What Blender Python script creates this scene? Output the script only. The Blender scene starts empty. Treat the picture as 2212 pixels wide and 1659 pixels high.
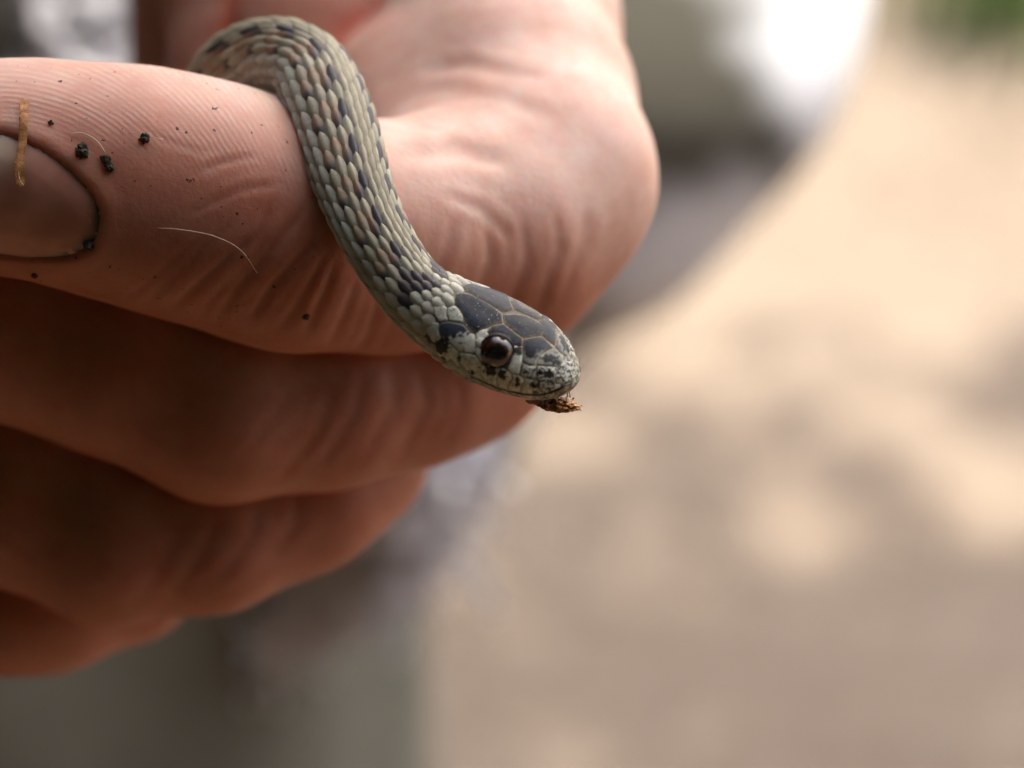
import bpy, bmesh, math, random
import numpy as np
from mathutils import Vector, Matrix, noise
from mathutils.bvhtree import BVHTree
from mathutils.geometry import delaunay_2d_cdt

random.seed(7); rng = np.random.default_rng(7)
scene = bpy.context.scene
COL = scene.collection
R = math.radians

# ------------------------------------------------------------------ camera, sky, sun, exposure
D = 200.0                                    # mm from lens to the plane of sharp focus
PITCH = R(30)
F = np.array([0.0, 0.0, 0.62])               # world point at the centre of the sharp plane
EX = np.array([1.0, 0.0, 0.0])
EZ = np.array([0.0, -math.cos(PITCH), math.sin(PITCH)])
EY = np.array([0.0, math.sin(PITCH), math.cos(PITCH)])
cam_d = bpy.data.cameras.new('camera'); cam = bpy.data.objects.new('camera', cam_d); COL.objects.link(cam)
cam.location = F + EZ * D * 0.001
cam.rotation_euler = (R(90) - PITCH, 0, 0)
cam_d.sensor_width = 36; cam_d.lens = 36 * D / (2212 / 32.4)
cam_d.clip_start = 0.01; cam_d.clip_end = 500
cam_d.dof.use_dof = True; cam_d.dof.focus_distance = D * 0.001; cam_d.dof.aperture_fstop = 19.0
scene.camera = cam

SUN_EL, SUN_AZ = R(52), R(35)                # azimuth measured from +Y towards +X
SUN_DIR = np.array([math.cos(SUN_EL) * math.sin(SUN_AZ), math.cos(SUN_EL) * math.cos(SUN_AZ), math.sin(SUN_EL)])
world = bpy.data.worlds.new('World'); scene.world = world; world.use_nodes = True
wn = world.node_tree.nodes; wl = world.node_tree.links
sky = wn.new('ShaderNodeTexSky'); sky.sky_type = 'NISHITA'; sky.sun_disc = False
sky.sun_elevation = SUN_EL; sky.sun_rotation = SUN_AZ
sky.air_density = 1.0; sky.dust_density = 6.0; sky.ozone_density = 0.6
wn['Background'].inputs['Strength'].default_value = 0.15
wl.new(sky.outputs[0], wn['Background'].inputs['Color'])
sun_d = bpy.data.lights.new('sun', 'SUN'); sun = bpy.data.objects.new('sun', sun_d); COL.objects.link(sun)
sun_d.energy = 3.0; sun_d.angle = R(0.5); sun_d.color = (1.0, 0.93, 0.82)
sun.rotation_euler = Vector(SUN_DIR).to_track_quat('Z', 'Y').to_euler()
scene.view_settings.view_transform = 'Standard'; scene.view_settings.look = 'None'
scene.view_settings.gamma = 1.0; scene.view_settings.exposure = 1.86
scene.cycles.use_denoising = True
scene.cycles.max_bounces = 8

# ------------------------------------------------------------------ space helpers (mm around the sharp plane -> world metres)
def X(vx): return (vx - 1106.0) / 32.4
def Y(vy): return (829.5 - vy) / 32.4
def V(vx, vy, z):
    k = (D - z) / D
    return np.array([X(vx) * k, Y(vy) * k, z])
def toW(p):
    p = np.asarray(p, float)
    return F + (p[..., 0:1] * EX + p[..., 1:2] * EY + p[..., 2:3] * EZ) * 0.001
def fromW(w):
    d = (np.asarray(w, float) - F) * 1000
    return np.stack([d @ EX, d @ EY, d @ EZ], -1)
def proj(p):                                  # back to sketch units
    p = np.asarray(p, float); k = D / (D - p[..., 2])
    return np.stack([p[..., 0] * k * 32.4 + 1106, 829.5 - p[..., 1] * k * 32.4], -1)
def nrm(v): v = np.asarray(v, float); return v / np.linalg.norm(v, axis=-1, keepdims=True)

def tag(o, label=None, cat=None, group=None, kind=None):
    if label: o['label'] = label
    if cat: o['category'] = cat
    if group: o['group'] = group
    if kind: o['kind'] = kind
    return o
def empty(name, loc):
    o = bpy.data.objects.new(name, None); COL.objects.link(o); o.location = loc
    o.empty_display_size = 0.01
    return o
def origin_of(o):
    p = np.zeros(3)
    while o is not None:
        p += np.array(o.location); o = o.parent
    return p
def mesh_w(name, vw, faces, mat, parent=None, col=None, smooth=True, attrs=None, loc=None):
    vw = np.asarray(vw, float)
    org = origin_of(parent) if parent is not None else np.zeros(3)
    l = np.zeros(3)
    if parent is None:
        l = vw.mean(0) if loc is None else np.asarray(loc, float)
    me = bpy.data.meshes.new(name)
    if isinstance(faces, np.ndarray): faces = faces.tolist()
    me.from_pydata((vw - org - l).tolist(), [], faces)
    if smooth: me.polygons.foreach_set('use_smooth', np.ones(len(me.polygons), bool))
    if col is not None:
        a = me.color_attributes.new('Col', 'FLOAT_COLOR', 'POINT')
        c = np.ones((len(vw), 4), np.float32); c[:, :3] = col
        a.data.foreach_set('color', c.ravel())
    for k, v in (attrs or {}).items():
        a = me.attributes.new(k, 'FLOAT', 'POINT'); a.data.foreach_set('value', np.asarray(v, np.float32))
    me.update()
    o = bpy.data.objects.new(name, me); COL.objects.link(o)
    o.location = l
    if parent is not None: o.parent = parent
    if mat: me.materials.append(mat)
    return o
def mesh_p(name, vp, faces, mat, parent=None, **k): return mesh_w(name, toW(np.asarray(vp, float)), faces, mat, parent, **k)

def pchip(xs, ys, x):
    xs = np.asarray(xs, float); ys = np.asarray(ys, float); x = np.asarray(x, float)
    h = np.diff(xs); d = np.diff(ys) / h
    m = np.zeros_like(ys); m[0] = d[0]; m[-1] = d[-1]
    for i in range(1, len(ys) - 1):
        m[i] = 0 if d[i - 1] * d[i] <= 0 else 2 * d[i - 1] * d[i] / (d[i - 1] + d[i])
    x = np.clip(x, xs[0], xs[-1]); i = np.clip(np.searchsorted(xs, x) - 1, 0, len(h) - 1)
    t = (x - xs[i]) / h[i]
    return ((2*t**3 - 3*t**2 + 1) * ys[i] + (t**3 - 2*t**2 + t) * h[i] * m[i] + (-2*t**3 + 3*t**2) * ys[i + 1] + (t**3 - t**2) * h[i] * m[i + 1])
def catmull(P, n=24):
    P = np.asarray(P, float); out = []
    Q = np.vstack([2 * P[0] - P[1], P, 2 * P[-1] - P[-2]])
    for i in range(1, len(Q) - 2):
        p0, p1, p2, p3 = Q[i - 1:i + 3]
        for t in np.linspace(0, 1, n, endpoint=False):
            out.append(0.5 * (2*p1 + (p2 - p0)*t + (2*p0 - 5*p1 + 4*p2 - p3)*t*t + (3*p1 - p0 - 3*p2 + p3)*t**3))
    out.append(P[-1]); return np.array(out)
def in_poly(pts, poly):
    pts = np.atleast_2d(pts); poly = np.asarray(poly, float); x, y = pts[:, 0], pts[:, 1]
    r = np.zeros(len(pts), bool); n = len(poly)
    for i in range(n):
        x1, y1 = poly[i]; x2, y2 = poly[(i + 1) % n]
        c = ((y1 > y) != (y2 > y)) & (x < (x2 - x1) * (y - y1) / ((y2 - y1) + 1e-12) + x1)
        r ^= c
    return r
def seg_dist(pts, line, closed=False):
    pts = np.atleast_2d(pts); line = np.asarray(line, float)
    if closed: line = np.vstack([line, line[:1]])
    best = np.full(len(pts), 1e9)
    for a, b in zip(line[:-1], line[1:]):
        ab = b - a; t = np.clip(((pts - a) @ ab) / (ab @ ab + 1e-12), 0, 1)
        best = np.minimum(best, np.linalg.norm(pts - (a + t[:, None] * ab), axis=1))
    return best
def fbm(p, sc, oct=3):
    return np.array([noise.fractal(Vector(q) * sc, 1.0, 2.0, oct) for q in p])

# ------------------------------------------------------------------ materials
def new_mat(name):
    m = bpy.data.materials.new(name); m.use_nodes = True
    nt = m.node_tree; return m, nt, nt.nodes, nt.links, nt.nodes['Principled BSDF']
def N(ns, typ, **kw):
    n = ns.new(typ)
    for k, v in kw.items():
        if k.startswith('i_'): n.inputs[k[2:].replace('_', ' ')].default_value = v
        else: setattr(n, k, v)
    return n
def ramp(ns, stops):
    r = ns.new('ShaderNodeValToRGB'); e = r.color_ramp.elements
    e[0].position, e[0].color = stops[0][0], (*stops[0][1], 1); e[1].position, e[1].color = stops[-1][0], (*stops[-1][1], 1)
    for p, c in stops[1:-1]:
        x = e.new(p); x.color = (*c, 1)
    return r
def mixc(ns, ls, fac, a, b, mode='MIX'):
    n = ns.new('ShaderNodeMix'); n.data_type = 'RGBA'; n.blend_type = mode
    for idx, v in ((0, fac), (6, a), (7, b)):
        if hasattr(v, 'is_output') or isinstance(v, bpy.types.NodeSocket): ls.new(v, n.inputs[idx])
        elif idx == 0: n.inputs[0].default_value = v
        else: n.inputs[idx].default_value = (*v, 1)
    return n.outputs[2]
def math_n(ns, ls, op, a, b=None, c=None, clamp=False):
    n = ns.new('ShaderNodeMath'); n.operation = op; n.use_clamp = clamp
    for i, v in enumerate((a, b, c)):
        if v is None: continue
        if isinstance(v, bpy.types.NodeSocket): ls.new(v, n.inputs[i])
        else: n.inputs[i].default_value = v
    return n.outputs[0]
def attr(ns, name): return N(ns, 'ShaderNodeAttribute', attribute_name=name)
def coords(ns): return ns.new('ShaderNodeTexCoord').outputs['Object']
def tex_noise(ns, ls, co, scale, detail=3, rough=0.55):
    t = ns.new('ShaderNodeTexNoise'); t.inputs['Scale'].default_value = scale; t.inputs['Detail'].default_value = detail
    t.inputs['Roughness'].default_value = rough; ls.new(co, t.inputs['Vector']); return t.outputs['Fac']
def bump(ns, ls, h, dist, strength=1.0, prev=None):
    b = ns.new('ShaderNodeBump'); b.inputs['Strength'].default_value = strength; b.inputs['Distance'].default_value = dist
    ls.new(h, b.inputs['Height'])
    if prev is not None: ls.new(prev, b.inputs['Normal'])
    return b.outputs['Normal']

def skin_mat():
    m, nt, ns, ls, p = new_mat('skin')
    co = coords(ns)
    n1 = tex_noise(ns, ls, co, 120, 4); n2 = tex_noise(ns, ls, co, 500, 4); n3 = tex_noise(ns, ls, co, 2600, 3)
    c = ramp(ns, [(0.3, (0.55, 0.32, 0.25)), (0.5, (0.645, 0.44, 0.365)), (0.72, (0.71, 0.53, 0.455))]); ls.new(n1, c.inputs[0])
    c2 = ramp(ns, [(0.3, (0.59, 0.34, 0.265)), (0.7, (0.71, 0.54, 0.465))]); ls.new(n2, c2.inputs[0])
    base = mixc(ns, ls, 0.45, c.outputs[0], c2.outputs[0])
    base = mixc(ns, ls, math_n(ns, ls, 'MULTIPLY_ADD', attr(ns, 'dorsal_shade').outputs['Fac'], 1.0, 0.0), base, mixc(ns, ls, 1.0, base, (0.57, 0.33, 0.255), 'MULTIPLY'))
    base = mixc(ns, ls, math_n(ns, ls, 'MULTIPLY', attr(ns, 'fold').outputs['Fac'], 0.85), base, (0.46, 0.10, 0.055))  # red light glow between touching fingers painted in, with skin flush
    # creases hold a redder, darker colour
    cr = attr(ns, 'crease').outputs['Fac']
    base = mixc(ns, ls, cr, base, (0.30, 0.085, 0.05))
    # fingerprint ridges
    ph = attr(ns, 'ridge').outputs['Fac']; pm = attr(ns, 'ridge_mask').outputs['Fac']
    nd = tex_noise(ns, ls, co, 900, 2)
    php = math_n(ns, ls, 'MULTIPLY_ADD', nd, 3.0, ph)
    brk = ramp(ns, [(0.38, (0.15, 0.15, 0.15)), (0.58, (1, 1, 1))]); ls.new(n2, brk.inputs[0])
    rid = math_n(ns, ls, 'MULTIPLY', math_n(ns, ls, 'MULTIPLY', math_n(ns, ls, 'SINE', php), pm), brk.outputs[0])
    base = mixc(ns, ls, math_n(ns, ls, 'MULTIPLY_ADD', rid, -0.07, math_n(ns, ls, 'MULTIPLY', pm, 0.06), clamp=True), base, (0.36, 0.15, 0.10))
    # soil specks ground into the skin
    vo = N(ns, 'ShaderNodeTexVoronoi'); vo.inputs['Scale'].default_value = 1700; wv = ns.new('ShaderNodeTexNoise'); wv.inputs['Scale'].default_value = 2200; ls.new(co, wv.inputs['Vector'])
    va = ns.new('ShaderNodeVectorMath'); va.operation = 'MULTIPLY_ADD'; ls.new(wv.outputs['Color'], va.inputs[0]); va.inputs[1].default_value = (0.0007,)*3; ls.new(co, va.inputs[2]); ls.new(va.outputs[0], vo.inputs['Vector'])
    gate = math_n(ns, ls, 'MULTIPLY', math_n(ns, ls, 'GREATER_THAN', tex_noise(ns, ls, co, 330, 3), 0.42), attr(ns, 'dirt').outputs['Fac'])
    sc = ns.new('ShaderNodeSeparateColor'); ls.new(vo.outputs['Color'], sc.inputs[0])
    pick = math_n(ns, ls, 'GREATER_THAN', sc.outputs[0], 0.35)
    size = math_n(ns, ls, 'MULTIPLY_ADD', math_n(ns, ls, 'POWER', sc.outputs[1], 3.0), 0.18, 0.05)
    spk = math_n(ns, ls, 'LESS_THAN', vo.outputs['Distance'], size)
    spk = math_n(ns, ls, 'MULTIPLY', math_n(ns, ls, 'MULTIPLY', spk, pick), gate)
    base = mixc(ns, ls, spk, base, (0.035, 0.02, 0.012))
    ls.new(base, p.inputs['Base Color'])
    p.inputs['Roughness'].default_value = 0.45; p.inputs['Specular IOR Level'].default_value = 0.24
    p.inputs['Subsurface Weight'].default_value = 0.9
    p.inputs['Subsurface Radius'].default_value = (1.0, 0.28, 0.14); p.inputs['Subsurface Scale'].default_value = 0.003
    h = math_n(ns, ls, 'MULTIPLY_ADD', n3, 0.5, math_n(ns, ls, 'MULTIPLY', n2, 1.0))
    b1 = bump(ns, ls, h, 0.00012, 0.6)
    b2 = bump(ns, ls, rid, 0.000013, 1.0, b1)
    ls.new(b2, p.inputs['Normal'])
    return m
def nail_mat():
    m, nt, ns, ls, p = new_mat('nail')
    co = coords(ns); n1 = tex_noise(ns, ls, co, 260, 4); n2 = tex_noise(ns, ls, co, 1500, 3)
    c = ramp(ns, [(0.35, (0.36, 0.145, 0.10)), (0.65, (0.45, 0.21, 0.155))]); ls.new(n1, c.inputs[0])
    tip = attr(ns, 'tip').outputs['Fac']
    b = mixc(ns, ls, tip, c.outputs[0], (0.52, 0.43, 0.34))
    d = math_n(ns, ls, 'MULTIPLY', attr(ns, 'grime').outputs['Fac'], math_n(ns, ls, 'GREATER_THAN', n2, 0.42))
    b = mixc(ns, ls, d, b, (0.04, 0.025, 0.018))
    ls.new(b, p.inputs['Base Color']); p.inputs['Roughness'].default_value = 0.4
    p.inputs['Subsurface Weight'].default_value = 0.4; p.inputs['Subsurface Radius'].default_value = (1, 0.4, 0.25); p.inputs['Subsurface Scale'].default_value = 0.0012
    ls.new(bump(ns, ls, n2, 0.00003, 0.5), p.inputs['Normal'])
    return m
def scale_mat(name, rough, spec, fine=2600, jit=0.22, bd=0.00003):
    m, nt, ns, ls, p = new_mat(name)
    co = coords(ns); a = attr(ns, 'Col').outputs['Color']
    n1 = tex_noise(ns, ls, co, fine, 4, 0.7); n2 = tex_noise(ns, ls, co, 420, 3)
    v = math_n(ns, ls, 'MULTIPLY_ADD', n1, 2 * jit * 2, 1 - 2 * jit)
    v2 = math_n(ns, ls, 'MULTIPLY_ADD', n2, 0.5, 0.75)
    k = math_n(ns, ls, 'MULTIPLY', v, v2)
    cc = ns.new('ShaderNodeCombineColor')
    for i in range(3): ls.new(k, cc.inputs[i])
    ls.new(mixc(ns, ls, 1.0, a, cc.outputs[0], 'MULTIPLY'), p.inputs['Base Color'])
    p.inputs['Roughness'].default_value = rough; p.inputs['Specular IOR Level'].default_value = spec
    ls.new(math_n(ns, ls, 'MULTIPLY_ADD', n1, 0.3, rough - 0.15), p.inputs['Roughness'])
    ls.new(bump(ns, ls, n1, bd, 0.7), p.inputs['Normal'])
    return m
def simple(name, colors, scale, rough=0.7, spec=0.3, bd=0.0, detail=5, coat=0.0, bscale=None):
    m, nt, ns, ls, p = new_mat(name)
    co = coords(ns); n1 = tex_noise(ns, ls, co, scale, detail, 0.6)
    k = len(colors); r = ramp(ns, [(0.3 + 0.4 * i / (k - 1), c) for i, c in enumerate(colors)]); ls.new(n1, r.inputs[0])
    ls.new(r.outputs[0], p.inputs['Base Color']); p.inputs['Roughness'].default_value = rough; p.inputs['Specular IOR Level'].default_value = spec
    p.inputs['Coat Weight'].default_value = coat; p.inputs['Coat Roughness'].default_value = 0.02; p.inputs['Coat IOR'].default_value = 1.65
    if bd: ls.new(bump(ns, ls, tex_noise(ns, ls, co, bscale or scale * 3, 4), bd, 0.8), p.inputs['Normal'])
    return m
M_skin = skin_mat(); M_nail = nail_mat()
M_scale = scale_mat('scales', 0.48, 0.35)
M_plate = scale_mat('head_plates', 0.34, 0.16, 3200, 0.3, 0.00002)
M_core = simple('snake_skin', [(0.07, 0.05, 0.032), (0.15, 0.115, 0.075)], 900, 0.6, 0.3)
M_eye = simple('iris', [(0.006, 0.002, 0.002), (0.022, 0.005, 0.003), (0.06, 0.016, 0.006)], 1800, 0.2, 0.1, coat=1.0)
M_pupil = simple('pupil', [(0.003, 0.003, 0.004), (0.006, 0.005, 0.006)], 500, 0.1, 0.1, coat=1.0)
M_black = simple('wet_black', [(0.012, 0.009, 0.008), (0.03, 0.02, 0.016)], 1500, 0.25, 0.6)
M_rim = simple('eye_rim', [(0.012, 0.009, 0.008), (0.03, 0.024, 0.02)], 1500, 0.6, 0.2)
M_soil = simple('soil', [(0.006, 0.004, 0.003), (0.03, 0.022, 0.014), (0.12, 0.09, 0.055)], 2500, 0.85, 0.3, 0.00006)
M_wood = simple('wood_fibre', [(0.13, 0.045, 0.014), (0.36, 0.15, 0.05), (0.52, 0.28, 0.12)], 1700, 0.6, 0.3, 0.00008)
M_bark = simple('bark_scrap', [(0.09, 0.03, 0.01), (0.30, 0.12, 0.03), (0.5, 0.26, 0.08)], 1100, 0.45, 0.5, 0.00008)
M_fibre = simple('pale_fibre', [(0.5, 0.4, 0.27), (0.65, 0.55, 0.4)], 900, 0.6, 0.3)
M_thread = simple('white_cotton', [(0.62, 0.62, 0.66), (0.8, 0.8, 0.84)], 200, 0.9, 0.1)
M_saliva = simple('saliva', [(0.5, 0.42, 0.36), (0.7, 0.62, 0.55)], 900, 0.1, 0.7)
M_trunk = simple('tree_bark', [(0.05, 0.035, 0.025), (0.14, 0.1, 0.07)], 9, 0.9, 0.2, 0.01)
M_leaf = simple('leaves', [(0.025, 0.045, 0.012), (0.055, 0.09, 0.025)], 3, 0.55, 0.3)
M_grass = simple('grass', [(0.05, 0.12, 0.02), (0.14, 0.26, 0.05)], 20, 0.6, 0.3)
M_leather = simple('boot_leather', [(0.05, 0.03, 0.02), (0.1, 0.065, 0.04)], 30, 0.6, 0.3, 0.001)
def ground_mat():
    m, nt, ns, ls, p = new_mat('dry_dirt')
    co = coords(ns); n1 = tex_noise(ns, ls, co, 5, 5); n2 = tex_noise(ns, ls, co, 45, 6, 0.7)
    r1 = ramp(ns, [(0.35, (0.18, 0.135, 0.098)), (0.5, (0.218, 0.17, 0.127)), (0.68, (0.262, 0.208, 0.158))]); ls.new(n1, r1.inputs[0])
    r2 = ramp(ns, [(0.32, (0.125, 0.09, 0.063)), (0.6, (0.28, 0.232, 0.182))]); ls.new(n2, r2.inputs[0])
    ls.new(mixc(ns, ls, 0.5, r1.outputs[0], r2.outputs[0]), p.inputs['Base Color'])
    p.inputs['Roughness'].default_value = 0.95; p.inputs['Specular IOR Level'].default_value = 0.1
    ls.new(bump(ns, ls, n2, 0.01, 0.6), p.inputs['Normal'])
    return m
M_ground = ground_mat()
def cloth_mat(name, pale, dark, sc, lo, hi):
    m, nt, ns, ls, p = new_mat(name)
    co = coords(ns); n1 = tex_noise(ns, ls, co, sc, 4, 0.55); n2 = tex_noise(ns, ls, co, 900, 2)
    g = attr(ns, 'tone_shade').outputs['Fac']
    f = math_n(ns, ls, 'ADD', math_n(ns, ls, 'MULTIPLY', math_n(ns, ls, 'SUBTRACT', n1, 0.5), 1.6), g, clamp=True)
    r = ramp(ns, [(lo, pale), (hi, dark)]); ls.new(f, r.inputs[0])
    ls.new(r.outputs[0], p.inputs['Base Color']); p.inputs['Roughness'].default_value = 0.9; p.inputs['Specular IOR Level'].default_value = 0.15
    ls.new(bump(ns, ls, n2, 0.0006, 0.5), p.inputs['Normal'])
    return m
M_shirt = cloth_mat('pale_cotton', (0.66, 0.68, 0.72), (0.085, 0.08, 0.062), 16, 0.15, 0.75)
M_trouser = cloth_mat('grey_green_cotton', (0.17, 0.175, 0.145), (0.045, 0.046, 0.035), 14, 0.2, 0.8)

# ------------------------------------------------------------------ ground
g = 60.0
gv = [(x, y, 0.0) for y in np.linspace(-g, g, 41) for x in np.linspace(-g, g, 41)]
gf = [(j*41+i, j*41+i+1, (j+1)*41+i+1, (j+1)*41+i) for j in range(40) for i in range(40)]
tag(mesh_w('ground', gv, gf, M_ground, loc=(0, 0, 0)), 'dry sandy dirt ground with dappled sunlight', 'ground', kind='structure')

lv = [(x, y, 0.004) for y in np.linspace(-9, 0.5, 12) for x in np.linspace(-9, 9, 19)]  # unseen brown sheet, added to control light bounced up onto the hand
lv = [(x, y + (0.08*math.sin(x*3.1) + 0.05*math.sin(x*7.7) if i >= 11*19 else 0), z) for i, (x, y, z) in enumerate(lv)]
lf = [(j*19+i, j*19+i+1, (j+1)*19+i+1, (j+1)*19+i) for j in range(11) for i in range(18)]
tag(mesh_w('bounce_sheet', lv, lf, simple('bounce_sheet', [(0.12, 0.07, 0.04), (0.27, 0.165, 0.1), (0.38, 0.25, 0.155)], 28, 0.95, 0.1, 0.01), loc=(0, 0, 0)), 'unseen brown sheet added to control light bounced onto the hand', 'added ground sheet', kind='structure')

def ray_ground(vx, vy):
    c = F + EZ * D * 0.001; d = nrm(toW(V(vx, vy, 0)) - c)
    return c + d * (-c[2] / d[2])

# ------------------------------------------------------------------ trees round the clearing
def leaf_cloud(pts, size, seed):
    r = np.random.default_rng(seed); n = len(pts)
    a = nrm(r.normal(size=(n, 3))); b = nrm(np.cross(a, nrm(r.normal(size=(n, 3))))); c = np.cross(a, b)
    s = size * r.uniform(0.6, 1.3, (n, 1))
    v = np.stack([pts - b*s, pts + c*s*0.45 + a*s*0.12, pts + b*s, pts - c*s*0.45 + a*s*0.12], 1).reshape(-1, 3)
    return v, np.arange(4*n).reshape(-1, 4)
def tube(path, radii, n=8):
    path = np.asarray(path, float); vs = []; fs = []
    up = np.array([0.3, 0.2, 0.93])
    for i, p in enumerate(path):
        t = nrm(path[min(i+1, len(path)-1)] - path[max(i-1, 0)])
        a = np.cross(t, up); a = nrm(a if np.linalg.norm(a) > 1e-3 else np.cross(t, [1, 0, 0])); b = np.cross(t, a)
        for k in range(n):
            th = 2*math.pi*k/n; vs.append(p + radii[i]*(a*math.cos(th) + b*math.sin(th)))
    for i in range(len(path)-1):
        for k in range(n):
            fs.append((i*n+k, i*n+(k+1) % n, (i+1)*n+(k+1) % n, (i+1)*n+k))
    fs.append(tuple(range(n-1, -1, -1))); fs.append(tuple((len(path)-1)*n+k for k in range(n)))
    return vs, fs
def merge(parts):
    vs, fs = [], []
    for v, f in parts:
        o = len(vs); vs += [np.asarray(q) for q in v]; fs += [tuple(int(i)+o for i in q) for q in f]
    return vs, fs
def tree(base, crown_c, crown_r, n_clump, per, leaf, label, seed, gaps=None):
    base = np.asarray(base, float); r = np.random.default_rng(seed)
    root = empty('tree', base); tag(root, label, 'tree', 'trees round the clearing')
    top = np.asarray(crown_c, float)
    mid = base*0.45 + top*0.55 + np.array([0, 0, -0.3]); mid[:2] = base[:2]*0.75 + top[:2]*0.25
    path = catmull([base, base + [0.03, 0.02, (mid[2]-base[2])*0.5], mid, top], 6)
    parts = [tube(path, np.linspace(0.17, 0.05, len(path)), 10)]
    cl = []
    while len(cl) < n_clump:
        q = r.normal(size=3); q = q/np.linalg.norm(q)*r.uniform(0.25, 1)**0.5
        cl.append(top + q*np.asarray(crown_r))
    for c in cl[:14]:
        parts.append(tube([mid, (mid+c)/2 + [0, 0, 0.12], c], [0.05, 0.03, 0.01], 6))
    v, f = merge(parts); mesh_w('trunk', v, f, M_trunk, root)
    pts = np.concatenate([c + r.normal(size=(per, 3))*np.array([0.3, 0.3, 0.2]) for c in cl])
    if gaps is not None:
        gnd = pts - SUN_DIR*(pts[:, 2:3]/SUN_DIR[2])                       # where each leaf's shadow falls
        keep = r.uniform(size=len(pts)) > np.clip((gnd[:, 1]-0.5)/0.1, 0, 1)*np.clip((gnd[:, 0]+0.6)/0.3, 0, 1)
        for gp, rad, thru in [g_ if len(g_) == 3 else (*g_, 0.0) for g_ in gaps]:
            d = pts - gp; t = d @ SUN_DIR; keep &= np.linalg.norm(d - t[:, None]*SUN_DIR, axis=1) > np.where(r.uniform(size=len(pts)) < thru, 0, rad)
        pts = pts[keep]
    v, f = leaf_cloud(pts, leaf, seed); mesh_w('crown', v, f, M_leaf, root, smooth=False)
gaps = []
gaps += [(toW(V(1830, 0, -235)), 0.13), (toW(V(260, 70, -145)), 0.045)]
cc = np.array([-0.1, -0.2, 0]) + SUN_DIR/SUN_DIR[2]*5.5
tree([5.0, 4.2, 0], cc, (1.5, 1.8, 0.5), 400, 150, 0.05, 'tall leafy tree shading the bare dirt', 11, gaps)
tree([-1.9, -0.9, 0], (-1.8, -0.9, 1.9), (0.9, 1.2, 1.8), 150, 130, 0.09, 'unseen bushy rounded tree with leaves down to the ground, blocking sky light from the left', 12)  # unseen bushes, placed close and dense to block low sky light
tree([0.1, -1.7, 0], (0.1, -1.6, 2.0), (1.5, 0.75, 1.9), 200, 150, 0.09, 'wide unseen bushy tree opposite the person, blocking sky light from the front', 13)
tree([2.2, -1.9, 0], (2.1, -1.7, 1.6), (1.1, 0.9, 1.5), 140, 120, 0.09, 'low unseen bushy tree blocking sky light from the front right', 14)

tree([-1.9, 0.9, 0], (-1.8, 0.85, 1.3), (0.8, 0.9, 1.2), 130, 120, 0.09, 'dense unseen bushy tree added to block the low sky on the left', 15)  # unseen bush added to keep the bright left horizon out of the eye
# a slender young tree whose open crown throws the flecks of light on the dirt in view
def sapling():
    r = np.random.default_rng(21)
    FLECKS = [(1745, 1155, .021), (2090, 1025, .03), (1985, 915, .028), (2205, 1110, .035), (1560, 1290, .014), (1250, 950, .03), (1480, 780, .04), (1950, 1500, .012), (1150, 1400, .015), (1700, 800, .02)]
    fl = [(ray_ground(a, b), c) for a, b, c in FLECKS]
    cl = []
    while len(cl) < 170:
        p = np.array([r.uniform(-0.42, 0.42), r.uniform(0.5, 1.3), 0]); vv = proj(fromW(p))
        if vv[1] > 715 + 60*noise.noise(Vector((vv[0]*0.004, 0, 5))): cl.append(p)
    pts = []
    for p in cl:
        t = r.uniform(2.1, 2.9); pts.append(p + SUN_DIR*t + r.normal(size=(46, 3))*0.045)
    pts = np.concatenate(pts); gnd = pts - SUN_DIR*(pts[:, 2:3]/SUN_DIR[2]); keep = np.ones(len(pts), bool); vg = proj(fromW(gnd))
    keep &= (vg[:, 1] > 690)
    for gp_, rad_ in fl: keep &= np.linalg.norm(gnd - gp_, axis=1) > rad_ + 0.004
    keep &= r.uniform(size=len(pts)) < 0.5
    pts = pts[keep]; c0 = pts.mean(0)
    base = np.array([c0[0]+0.55, c0[1]+0.15, 0.0]); root = empty('tree', base); tag(root, 'slender young tree with an open thin crown beside the dirt', 'tree', 'trees round the clearing')
    parts = [tube(catmull([base, base + [-0.03, 0.02, 0.8], c0*0.6 + base*0.4 + [0, 0, 0.6], c0 + [0, 0, -0.1]], 6), np.linspace(0.03, 0.008, 19), 8)]
    for q in pts[r.integers(0, len(pts), 16)]: parts.append(tube([c0*0.7 + base*0.3 + [0, 0, 0.4], (c0+q)/2, q], [0.006, 0.004, 0.002], 5))
    v, f = merge(parts); mesh_w('trunk', v, f, M_trunk, root)
    v, f = leaf_cloud(pts, 0.026, 22); mesh_w('crown', v, f, M_leaf, root, smooth=False)
sapling()

# grass tuft at the far edge of the dirt
gp = ray_ground(2165, 15)
bl = []
for i in range(140):
    b = gp + np.array([rng.normal()*0.045, rng.normal()*0.06, 0]); h = rng.uniform(0.03, 0.08); a = rng.uniform(0, 6.28); l = rng.uniform(0.2, 0.7)*h
    d = np.array([math.cos(a), math.sin(a), 0]); s = np.array([-d[1], d[0], 0])*0.0025
    m_ = b + d*l*0.4 + [0, 0, h*0.6]; t = b + d*l + [0, 0, h]
    bl.append(([b-s, b+s, m_+s*0.8, m_-s*0.8, t], [(0, 1, 2, 3), (3, 2, 4)]))
v, f = merge(bl); tag(mesh_w('grass_tuft', v, f, M_grass, smooth=False, loc=gp), 'small green grass tuft growing out of bare dirt', 'grass', kind='stuff')

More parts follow.
